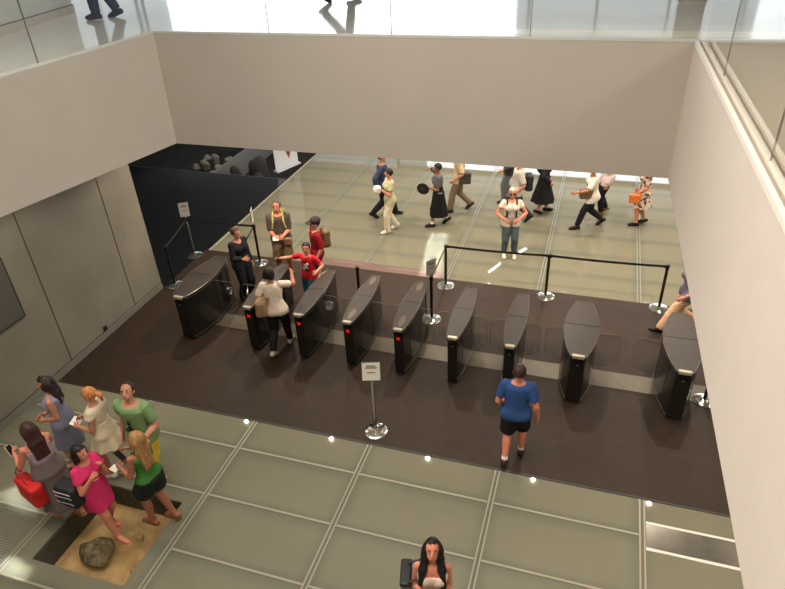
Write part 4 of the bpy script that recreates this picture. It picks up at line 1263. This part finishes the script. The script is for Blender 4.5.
P20b = person('person in grey trousers and dark jacket farther back, mostly hidden by other walkers', (-2.02, 15.25), (-.95, -.30), 1.70, ((.10, 0), (-.12, 0, .02, .2)), ((.05, .20, -.40), HANG), skin='mid', far=True,
             top=dict(kind='jacket', color=(64, 60, 62), sleeve=1.8, hem=.0, loose=.008), bottom=dict(kind='trousers', color=(112, 114, 120), loose=.02), hair=dict(kind='short', color=(60, 50, 44)), shoes=dict(color=(40, 38, 40)))
P21 = person('person in a white shirt and black trousers striding left with a brown shoulder bag', (.06, 14.22), (-.95, -.30), 1.66, ((.32, 0), (-.30, 0, .06, .55)), ((.10, .44, -.22), (.04, .02, -.50)), lean=.10, female=True, skin='tan', far=True,
             top=dict(kind='shirt', color=(222, 214, 200), sleeve=.8, hem=-.04, loose=.012), bottom=dict(kind='trousers', color=(28, 28, 36), loose=.016), hair=dict(kind='short', color=(44, 34, 30)), shoes=dict(color=(28, 25, 25)))
P22 = person('person in a pinkish-white shirt and black trousers beyond the strider in white', (.32, 15.04), (-.95, -.30), 1.72, ((.06, 0), (-.10, 0, .02, .2)), (HANG, HANG), skin='mid', far=True,
             top=dict(kind='shirt', color=(214, 194, 196), sleeve=1.8, hem=-.02, loose=.01), bottom=dict(kind='trousers', color=(26, 27, 34), loose=.018), hair=dict(kind='short', color=(50, 40, 36)), shoes=dict(color=(128, 104, 62)))
def floral(name, rgb1, rgb2, rgb3, sc):
    m = bpy.data.materials.new(name); m.use_nodes = True
    nt = m.node_tree; b = nt.nodes['Principled BSDF']; b.inputs['Roughness'].default_value = .85
    tc = nt.nodes.new('ShaderNodeTexCoord'); vo = nt.nodes.new('ShaderNodeTexVoronoi'); vo.inputs['Scale'].default_value = sc
    nt.links.new(tc.outputs['Object'], vo.inputs['Vector'])
    r1 = nt.nodes.new('ShaderNodeValToRGB'); r1.color_ramp.interpolation = 'CONSTANT'
    sep = nt.nodes.new('ShaderNodeSeparateColor'); nt.links.new(vo.outputs['Color'], sep.inputs[0])
    nt.links.new(sep.outputs[0], r1.inputs[0])
    cr = r1.color_ramp; cr.elements[0].color = (*lin(rgb1), 1); cr.elements[1].position = .52; cr.elements[1].color = (*lin(rgb2), 1)
    e = cr.elements.new(.76); e.color = (*lin(rgb3), 1)
    nt.links.new(r1.outputs[0], b.inputs['Base Color'])
    return m
P23 = person('woman in a floral knee-length dress with black flats, rightmost walker on the far floor', (1.16, 14.60), (-.95, -.10), 1.64, ((.08, 0), (-.12, 0, .02, .2)), ((.02, .16, -.44), (.05, .10, -.48)), female=True, skin='mid', far=True, wide=1.08,
             top=dict(kind='bodice', color=(206, 190, 172), sleeve=.7, hem=.3, loose=.006), bottom=dict(kind='dress_skirt', color=(206, 190, 172), len=.29, w=.23, d=.22, folds=7, waist=.5), hair=dict(kind='long', color=(66, 48, 40), len=.12), shoes=dict(color=(30, 24, 26)))
M_FLOR = floral('floral_print', (212, 196, 176), (62, 62, 64), (196, 112, 96), 22)
for o in COL.objects:
    if o.parent is P23.root and o.name.split('.')[0] in ('bodice', 'skirt'): o.data.materials[0] = M_FLOR
P24 = person('walker in peach trousers and a lilac top half hidden by the pale wall at right', (1.84, 10.40), (-.95, -.30), 1.68, ((.42, 0, .02, -.35), (-.26, 0, .06, .5)), ((.06, .18, -.42), (.06, -.12, -.48)), female=True, skin='mid',
             top=dict(kind='blouse', color=(118, 112, 130), sleeve=.7, hem=.05, loose=.01), bottom=dict(kind='trousers', color=(222, 178, 142), loose=.022), hair=dict(kind='short', color=(60, 48, 42)), shoes=dict(color=(34, 26, 24)))
# -- upper floor
P25 = person('person in blue jeans standing on the bright upper floor at left', (-7.94, 9.38), (-.95, -.30), 1.75, ((.14, 0), (-.14, 0, .02, .25)), (HANG, HANG), skin='mid', z=ZU, far=True,
             top=dict(kind='shirt', color=(60, 70, 96), sleeve=1.8, hem=.02), bottom=dict(kind='jeans', color=(56, 68, 92), loose=.026), hair=dict(kind='short', color=(60, 48, 42)), shoes=dict(color=(60, 66, 84)))
P26 = person('person walking on the upper floor, only dark shoes showing at the top edge', (-4.55, 11.06), (.95, .30), 1.75, ((.24, 0), (-.22, 0, .06, .5)), (HANG, HANG), skin='mid', z=ZU, far=True,
             top=dict(kind='shirt', color=(90, 90, 96), sleeve=1.8, hem=.02), bottom=dict(kind='trousers', color=(34, 34, 40), loose=.022), hair=dict(kind='short', color=(60, 48, 42)), shoes=dict(color=(28, 26, 28)))

# ------------------------------------------------------------------ things carried
def thing_at(name, p, c, label, cat, group=None):
    t = empty(name, wpt(p, c), p.rz); tag(t, label, cat, group); return t
def soft_bag(name, p, c, half, color, label, cat, strap=None, rad=.03, rz_=0, rough=.6, extra_prims=None, strap_w=.03, strap_col=None):
    """c: local centre of the bag; strap: list of local points"""
    t = thing_at(name, p, (c[0], c[1], c[2] - half[2]), label, cat)
    o = np.array((c[0], c[1], c[2] - half[2]))
    Rb = rotz(rz_)
    pr = [rbox((0, 0, half[2]), half, rad, Rb)] + (extra_prims or [])
    field_obj('bag_body', pr, .010, mat(name + '_skin', color, rough, 0, .4, .08, 12, 0, .2), t, .015, lambda X, Y, Z: f32(.004) * np.sin(X * 30 + Z * 22))
    if strap:
        MB().tube([np.array(q) - o for q in strap], strap_w / 2 * .55, 6).build('strap', mat(name + '_strap', strap_col or tuple(int(v * .7) for v in color), .6), t, True)
    return t, o
sh = lambda p, i: p.sh[i]
# red tote on the arm of P4 (her left arm is on the camera side)
e = P4.elb[0]
t, o = soft_bag('tote_bag', P4, (e[0] - .02, e[1] - .06, e[2] - .36), (.09, .22, .17), (204, 34, 34), 'bright red tote bag hanging from the arm of the woman in lilac', 'bag', rad=.05)
for s in (-1, 1):
    MB().tube([np.array((e[0] - .02 + s * .05, e[1] - .06 - .10, e[2] - .22)) - o, np.array((e[0] - .045 + s * .02, e[1] - .04, e[2] - .05)) - o, np.array((e[0] - .02, e[1] + .03, e[2] + .02)) - o, np.array((e[0] - .045 + s * .02, e[1] + .05, e[2] - .06)) - o, np.array((e[0] - .02 + s * .05, e[1] + .06, e[2] - .22)) - o], .008, 6).build('handle', mat('tote_handle', (150, 22, 24), .6), t, True)
# black backpack on P5's right side
q = P5.hip + np.array([.22, -.10, .10])
t, o = soft_bag('backpack', P5, q, (.10, .17, .17), (26, 25, 28), 'black backpack with white zip lines slung beside the woman in pink', 'backpack', [P5.sh[1] + np.array([-.02, -.08, .02]), P5.sh[1] + np.array([-.03, -.0, .045]), P5.sh[1] + np.array([.05, .05, -.18]), q + np.array([.03, .12, .12])], rad=.06, strap_col=(20, 20, 22))
for zz in (.10, .20, .27):
    MB().tube([(.102, y, zz + .015 * math.sin(y * 14)) for y in np.linspace(-.14, .14, 9)], .005, 5).build('zip', mat('zip_white', (210, 205, 200), .5), t, True)
# P11 tan shoulder bag on left
q = P11.hip + np.array([-.20, -.10, .13])
soft_bag('shoulder_bag', P11, q, (.09, .17, .16), (150, 122, 88), 'tan shoulder bag slung across the woman in the white tee', 'bag', [P11.sh[1] + np.array([-.04, .02, .045]), P11.neck + np.array([.07, -.08, -.05]), P11.neck + np.array([-.03, -.15, -.22]), q + np.array([.02, -.06, .15])], rad=.06, strap_w=.04, strap_col=(132, 100, 68))
# P8 backpack with yellow straps, waist pouch, ticket
t, o = soft_bag('backpack', P8, P8.hip + np.array([0, -.23, .32]), (.15, .09, .22), (120, 118, 62), 'olive and yellow backpack on the man in the brown polo', 'backpack', None, rad=.06)
for s, i in ((-1, 0), (1, 1)):
    base = P8.sh[i] * np.array([.55, 1, 1])
    MB().ribbon([base + np.array([0, -.17, .02]) - o, base + np.array([0, -.05, .085]) - o, base + np.array([0, .07, .06]) - o, base + np.array([s * .01, .145, -.06]) - o, base + np.array([s * .04, .15, -.2]) - o], .034, .012, (1, 0, 0)).build('strap', mat('yellow_strap', (172, 166, 96), .7), t)
soft_bag('waist_pouch', P8, P8.hip + np.array([-.14, .15, -.03]), (.085, .05, .085), (142, 118, 86), 'tan waist pouch at the hip of the man in the brown polo', 'pouch', None, rad=.035)
t = thing_at('ticket', P8, P8.wri[1] + np.array([-.02, .09, .0]), 'white paper ticket in the hands of the man in the brown polo', 'ticket')
MB().obox((0, 0, 0), (Vector((1, 0, 0)), Vector((0, .8, -.6)), Vector((0, .6, .8))), (.06, .045, .0015)).build('paper', mat('paper_white', (236, 232, 224), .7), t)
# P10 backpack
soft_bag('backpack', P10, P10.hip + np.array([0, -.20, .27]), (.13, .08, .19), (112, 88, 56), 'brown backpack on the youth in the dark red shirt', 'backpack', [P10.sh[0] * np.array([.6, 1, 1]) + np.array([0, -.1, .04]), P10.sh[0] * np.array([.6, 1, 1]) + np.array([0, .02, .06]), P10.sh[0] * np.array([.65, 1, 1]) + np.array([0, .13, -.10]), P10.sh[0] * np.array([.9, 1, 1]) + np.array([0, .06, -.3])], rad=.06, strap_col=(34, 30, 30))
t = thing_at('cap', P10, hp(P10, (0, 0, .05)), 'dark cap on the youth in the dark red shirt', 'cap')
field_obj('crown', [ell((0, -.01, .01), (.097, .112, .085))], .01, mat('cap_cloth', (40, 30, 32), .8), t)
field_obj('brim', [ell((0, .12, -.012), (.08, .08, .012))], .008, mat('cap_cloth', (40, 30, 32), .8), t)
# print on the red tee of P9: a plain black and white motif
t = None
c = P9.hip + P9.R @ np.array([0, .0, P9.u0 + .62 * P9.L])
m = MB()
yb = .066 * 1.42 + .018
pr = link('print', bpy.data.meshes.new('print'), None)
bpy.data.objects.remove(pr)
def patch(p, name, pts, color, depth=.030, r=.02):
    prims = [ell(p.hip + p.R @ np.array([x, y, z]), rr) for (x, y, z), rr in pts]
    o_ = field_obj(name, prims, .008, mat(name + '_ink', color, .8), p.root)
    return o_
H9 = P9.H
yf = .060 * H9 + .006
o_ = patch(P9, 'shirt_print', [((.01, yf, .19), (.055, .022, .09)), ((-.04, yf, .27), (.03, .02, .04))], (226, 222, 214)); o_['label'] = 'white print'
o_ = patch(P9, 'shirt_print', [((-.015, yf + .008, .15), (.04, .022, .04)), ((.03, yf + .006, .23), (.025, .022, .03))], (26, 26, 28)); o_['label'] = 'black print'
# text and sunglasses on P3's tee
H3 = P3.H
for k, z in enumerate((.20, .165)):
    m = MB()
    for j in range(5):
        m.obox(P3.hip + P3.R @ np.array([.01 + (j - 2) * .035, .084 * H3 + .006 + .008, z]), [Vector(P3.R[:, q]) for q in range(3)], (.013, .006, .011))
    m.build('shirt_lettering', mat('dark_print', (50, 58, 44), .8), P3.root)
t = thing_at('sunglasses', P3, P3.hip + P3.R @ np.array([0, .075 * H3 + .03, .33]), 'dark sunglasses hooked on the neck of the green tee', 'sunglasses')
m = MB()
for s in (-1, 1): m.ball((0.0, .012, s * .035 - .04), .03, 8, 6, (.9, .35, 1))
m.build('lenses', mat('dark_lens', (18, 18, 20), .15), t, True); MB().tube([(0, .0, .05), (.01, .005, .0), (.015, .01, -.08)], .005, 6).build('temple', mat('dark_lens', (18, 18, 20), .15), t, True)
# sunglasses on P1's head
t = thing_at('sunglasses', P1, hp(P1, (0, .04, .105)), 'sunglasses pushed up on the dark hair of the woman in the lilac dress', 'sunglasses')
m = MB()
for s in (-1, 1): m.ball((s * .034, .012, .006), .028, 8, 6, (1, .5, .8))
m.bar((-.02, .02, .008), (.02, .02, .008), .006, .006); m.build('lenses', mat('brown_lens', (44, 32, 26), .12), t, True)
# paper, cup and phones
def slate(name, p, c, size, color, label, cat, tilt=.8, part='screen', pc=(20, 20, 24)):
    t = thing_at(name, p, c, label, cat)
    ax = [Vector(v) for v in ((1, 0, 0), (0, math.cos(tilt), math.sin(tilt)), (0, -math.sin(tilt), math.cos(tilt)))]
    MB().obox((0, 0, 0), ax, (size[0] / 2, size[1] / 2, size[2] / 2)).build('casing', mat(name + '_case', color, .4), t)
    if part: MB().obox(ax[2] * (size[2] / 2 + .0006), ax, (size[0] / 2 - .004, size[1] / 2 - .004, .0006)).build(part, mat(name + '_face', pc, .15), t)
slate('folded_paper', P2, (P2.wri[0] + P2.wri[1]) / 2 + np.array([0, .10, -.01]), (.16, .12, .006), (238, 234, 224), 'white folded paper held by the woman in the cream dress', 'paper', .5, None)
slate('phone', P6, (P6.wri[0] + P6.wri[1]) / 2 + np.array([0, .10, .01]), (.075, .15, .009), (60, 60, 64), 'phone held by the woman with long blond hair', 'phone', .7)
slate('paper_slip', P6, P6.wri[0] + np.array([-.01, .10, -.04]), (.09, .10, .003), (240, 236, 214), 'white slip of paper held under the phone by the blond woman', 'paper', .3, None)
slate('phone', P13, P13.wri[1] + np.array([-.05, .09, .02]), (.075, .15, .009), (150, 70, 60), 'phone in the hands of the woman with long black hair', 'phone', .8)
slate('phone', P4, P4.wri[0] + P4.R @ np.array([0.0, .09, .03]), (.075, .15, .009), (226, 214, 200), 'pale phone in the hand of the woman in the lilac tank', 'phone', .8)
# P13 bag: grey with black top, on her right
q = P13.sh[1] + np.array([.13, -.08, -.46])
t, o = soft_bag('shoulder_bag', P13, q, (.055, .15, .22), (120, 122, 116), 'grey shoulder bag with black rim beside the long-haired woman at the bottom', 'bag', [q + np.array([0, .12, .22]), P13.sh[1] + np.array([-.035, .075, -.1]), P13.sh[1] + np.array([-.04, .03, .04]), P13.sh[1] + np.array([-.03, -.07, .0]), q + np.array([0, -.10, .22])], rad=.05, strap_w=.045, strap_col=(64, 62, 62))
field_obj('rim', [rbox((0, 0, .43), (.06, .155, .03), .025)], .01, mat('bag_rim', (28, 27, 28), .5), t)
# P14 backpack straps, waist layer, and pack
t, o = soft_bag('backpack', P14, P14.hip + np.array([0, -.21, .32]), (.13, .08, .18), (44, 44, 50), 'dark backpack worn by the woman in the white tee and jeans', 'backpack', None, rad=.05)
for i in (0, 1):
    base = P14.sh[i] * np.array([.62, 1, 1])
    MB().ribbon([base + np.array([0, -.13, .0]) - o, base + np.array([0, -.02, .062]) - o, base + np.array([0, .07, .03]) - o, base + np.array([0, .12, -.1]) - o, base + np.array([.0, .135, -.2]) - o, base + np.array([.0, .11, -.3]) - o], .04, .012, (1, 0, 0)).build('strap', mat('dark_strap', (44, 42, 46), .7), t)
Fz = Field(*bounds(P14), .012); Fz.add(torso(P14, .022, .02, .42), 0); Pm, Qm = Fz.mesh()
to_mesh('waist_layer', Pm, Qm, mat('grey_jersey', (150, 144, 136), .85), P14.root)
# P15 bundle, P17 hat, P18 bag, P19 bag, P21 bag, P23 bag
t = thing_at('cloth_bundle', P15, (P15.wri[0] + P15.wri[1]) / 2 + np.array([0, .05, 0]), 'white cloth bundle carried in the arms of the woman in pale green', 'bundle')
field_obj('cloth', [ell((0, .03, .03), (.13, .09, .10)), ell((-.06, .02, .09), (.08, .07, .07))], .012, mat('white_cloth', (232, 222, 214), .85), t)
t = thing_at('hat', P17, P17.wri[0] + np.array([0, .12, -.02]), 'round black hat held out by the woman in the long black skirt', 'hat')
Rh = roty(1.15) @ rotx(.25)
field_obj('brim', [ell((0, 0, 0), (.19, .15, .016), Rh)], .009, mat('hat_felt', (32, 30, 32), .8), t)
field_obj('crown', [ell(Rh @ np.array([0, 0, .035]), (.10, .09, .07), Rh)], .010, mat('hat_felt', (32, 30, 32), .8), t)
soft_bag('satchel', P18, P18.hip + np.array([-.16, -.12, .06]), (.07, .16, .15), (62, 58, 58), 'dark satchel at the hip of the man in khaki trousers', 'bag', [P18.sh[1] * np.array([.6, 1, 1]) + np.array([0, .03, .06]), P18.neck + np.array([-.05, -.12, -.1]), P18.hip + np.array([-.17, -.10, .2])], rad=.05)
soft_bag('satchel', P19, P19.hip + np.array([-.05, -.22, .2]), (.13, .09, .2), (38, 38, 44), 'dark bag on the back of the man in the pale grey tee', 'bag', None, rad=.06)
soft_bag('shoulder_bag', P21, P21.hip + np.array([-.10, .20, .10]), (.07, .15, .12), (118, 88, 66), 'brown shoulder bag at the front of the strider in white', 'bag', [P21.sh[1] * np.array([.5, 1, 1]) + np.array([0, .03, .07]), P21.neck + np.array([-.04, .13, -.16]), P21.hip + np.array([-.10, .19, .2])], rad=.06)
soft_bag('handbag', P23, P23.wri[0] + np.array([-.02, .06, -.13]), (.05, .13, .11), (220, 116, 52), 'orange handbag held by the woman in the floral dress', 'bag', [P23.wri[0] + np.array([-.02, -.01, -.04]), P23.wri[0] + np.array([-.01, .05, .03]), P23.wri[0] + np.array([-.02, .12, -.04])], rad=.04)
# beige scarf of P20
Fz = Field(P20.neck - .25, P20.neck + .25, .012); Fz.add(cone(P20.neck + np.array([-.05, .02, 0]), P20.neck + np.array([.05, .02, 0]), .075, .075), 0); Fz.add(cone(P20.neck + np.array([-.05, .08, -.02]), P20.neck + np.array([-.05, .12, -.2]), .06, .05), .03)
Fz.cut(ell(P20.neck, (.05, .05, .12))); Pm, Qm = Fz.mesh(); to_mesh('scarf', Pm, Qm, mat('beige_scarf', (196, 170, 138), .85), P20.root)
# dark pedestal foot on the upper floor
t = empty('display_pedestal', (1.07, 11.30, ZU))
MB().box((-.2, -.17, .0), (.2, .17, .05), .008).build('foot', M_CHROME, t); MB().box((-.19, -.16, .05), (.19, .16, 1.1), .006).build('column', mat('pedestal_dark', (40, 40, 42), .35), t)
tag(t, 'dark pedestal with bright foot at the top edge on the upper floor', 'pedestal')

# ------------------------------------------------------------------ light
STRIPS = ((-2.83, 17.81, -2.55, 18.47), (-2.08, 19.31, -1.88, 19.67), (-1.9, 25.2, -1.6, 25.6))
w = bpy.data.worlds.new('daylight'); SC.world = w; w.use_nodes = True
bg = w.node_tree.nodes['Background']; bg.inputs[0].default_value = (.86, .93, 1.0, 1); bg.inputs[1].default_value = WORLD
def area(name, loc, size, power, color=(1, 1, 1), rot=(0, 0, 0), shape='RECTANGLE', spread=None):
    l = bpy.data.lights.new(name, 'AREA'); l.energy = power; l.color = color; l.shape = shape
    l.size = size[0]; l.size_y = size[1]
    if spread: l.spread = spread
    o = bpy.data.objects.new(name, l); COL.objects.link(o); o.location = loc; o.rotation_euler = rot
    return o
WARM = (1.0, .86, .70)
area('skylight', (-4.4, 2.6, 10.9), (5.0, 5.5), SKY_P, (1.0, .97, .93))
area('window_daylight', (-11, 25.8, 8.2), (15, 5.0), WIN_P, (.92, .96, 1.0), (math.radians(-90), 0, 0))
area('window_daylight_low', (0, 25.8, 1.9), (14, 3.2), WINL_P, (.88, .95, 1.0), (math.radians(-90), 0, 0))
k = 0
for x in (-7.2, -5.0, -2.7, -.4, 1.9, 4.2):
    for y in (9.6, 12.0, 14.4, 17.0):
        area('downlight', (x, y, ZB - .01), (.06, .06), DL_P * (1 if y > 10 else DLM), WARM, shape='DISK', spread=math.radians(140))
area('downlight', (-11.6, 17.0, ZB - .01), (.3, .3), 16, (1, .97, .92), shape='DISK', spread=math.radians(110))  # extra lamp added to brighten the rubble and boulders
for y in (0.5, 3.0, 5.5):
    area('downlight', (2.6, y, ZB - .01), (.16, .16), DL_P, WARM, shape='DISK', spread=math.radians(140))
    area('downlight', (-7.3, y + .8, ZB - .01), (.16, .16), DL_P * .35, WARM, shape='DISK', spread=math.radians(140))
for x in (-5.6, -4.1, -2.6, -1.1, .4):
    for y in (.8, 2.6, 4.4, 6.2):
        area('ceiling_spot', (x, y, 10.85), (.08, .08), SP_P, (1.0, .93, .84), shape='DISK', spread=math.radians(70))
def aim(loc, tgt):
    return (Vector(tgt) - Vector(loc)).to_track_quat('-Z', 'Y').to_euler()
for x, y in ((6.5, 1.5), (6.5, 6.0)):
    area('added_fascia_fill', (x, y, 10.3), (2.0, 3.0), GL_P, (1.0, .93, .88), aim((x, y, 10.3), (-7, y - .5, 4.4)), spread=math.radians(90))  # unseen fill lamps added to brighten the left fascia
for x, y in ((-7.4, 1.0), (-7.4, 4.5)):
    area('added_fascia_fill', (x, y, 10.3), (2.0, 3.0), GL_P * GLK, (1.0, .90, .80), aim((x, y, 10.3), (1, y - .5, 4.4)), spread=math.radians(90))  # warmer fill lamps, likewise added, aimed at the right fascia
area('added_sun_beam', (-3.15, 12.15, ZB - .02), (.42, 2.0), 10.0, (.80, .93, 1.0), (0, 0, math.radians(9)), spread=math.radians(3))  # narrow lamp added under the slab, stands in for a sun patch
area('added_sun_beam', (-6.28, 3.16, ZB - .02), (.42, .13), 1.1, (1, .98, .93), (0, 0, math.radians(-4)), spread=math.radians(3))  # this and the next: added beams for sunlit patches on the near floor
area('added_sun_beam', (-7.0, 4.15, ZB - .02), (.7, .42), 2.4, (1, .98, .93), (0, 0, math.radians(-12)), spread=math.radians(3))
for (x0, y0, x1, y1) in STRIPS:
    area('linear_light', ((x0 + x1) / 2, (y0 + y1) / 2, ZB - .01), (math.hypot(x1 - x0, y1 - y0), .07), 9, (1, .97, .92), (0, 0, math.atan2(y1 - y0, x1 - x0)), spread=math.radians(150))
vs = SC.view_settings
SC.display_settings.display_device = 'sRGB'
vs.view_transform = 'Standard'; vs.look = 'None'; vs.gamma = 1; vs.exposure = EXPO
try: vs.use_curve_mapping = False
except Exception: pass
SC.cycles.caustics_reflective = False; SC.cycles.caustics_refractive = False
SC.cycles.max_bounces = 8; SC.cycles.transparent_max_bounces = 12
try: SC.cycles.use_denoising = True
except Exception: pass
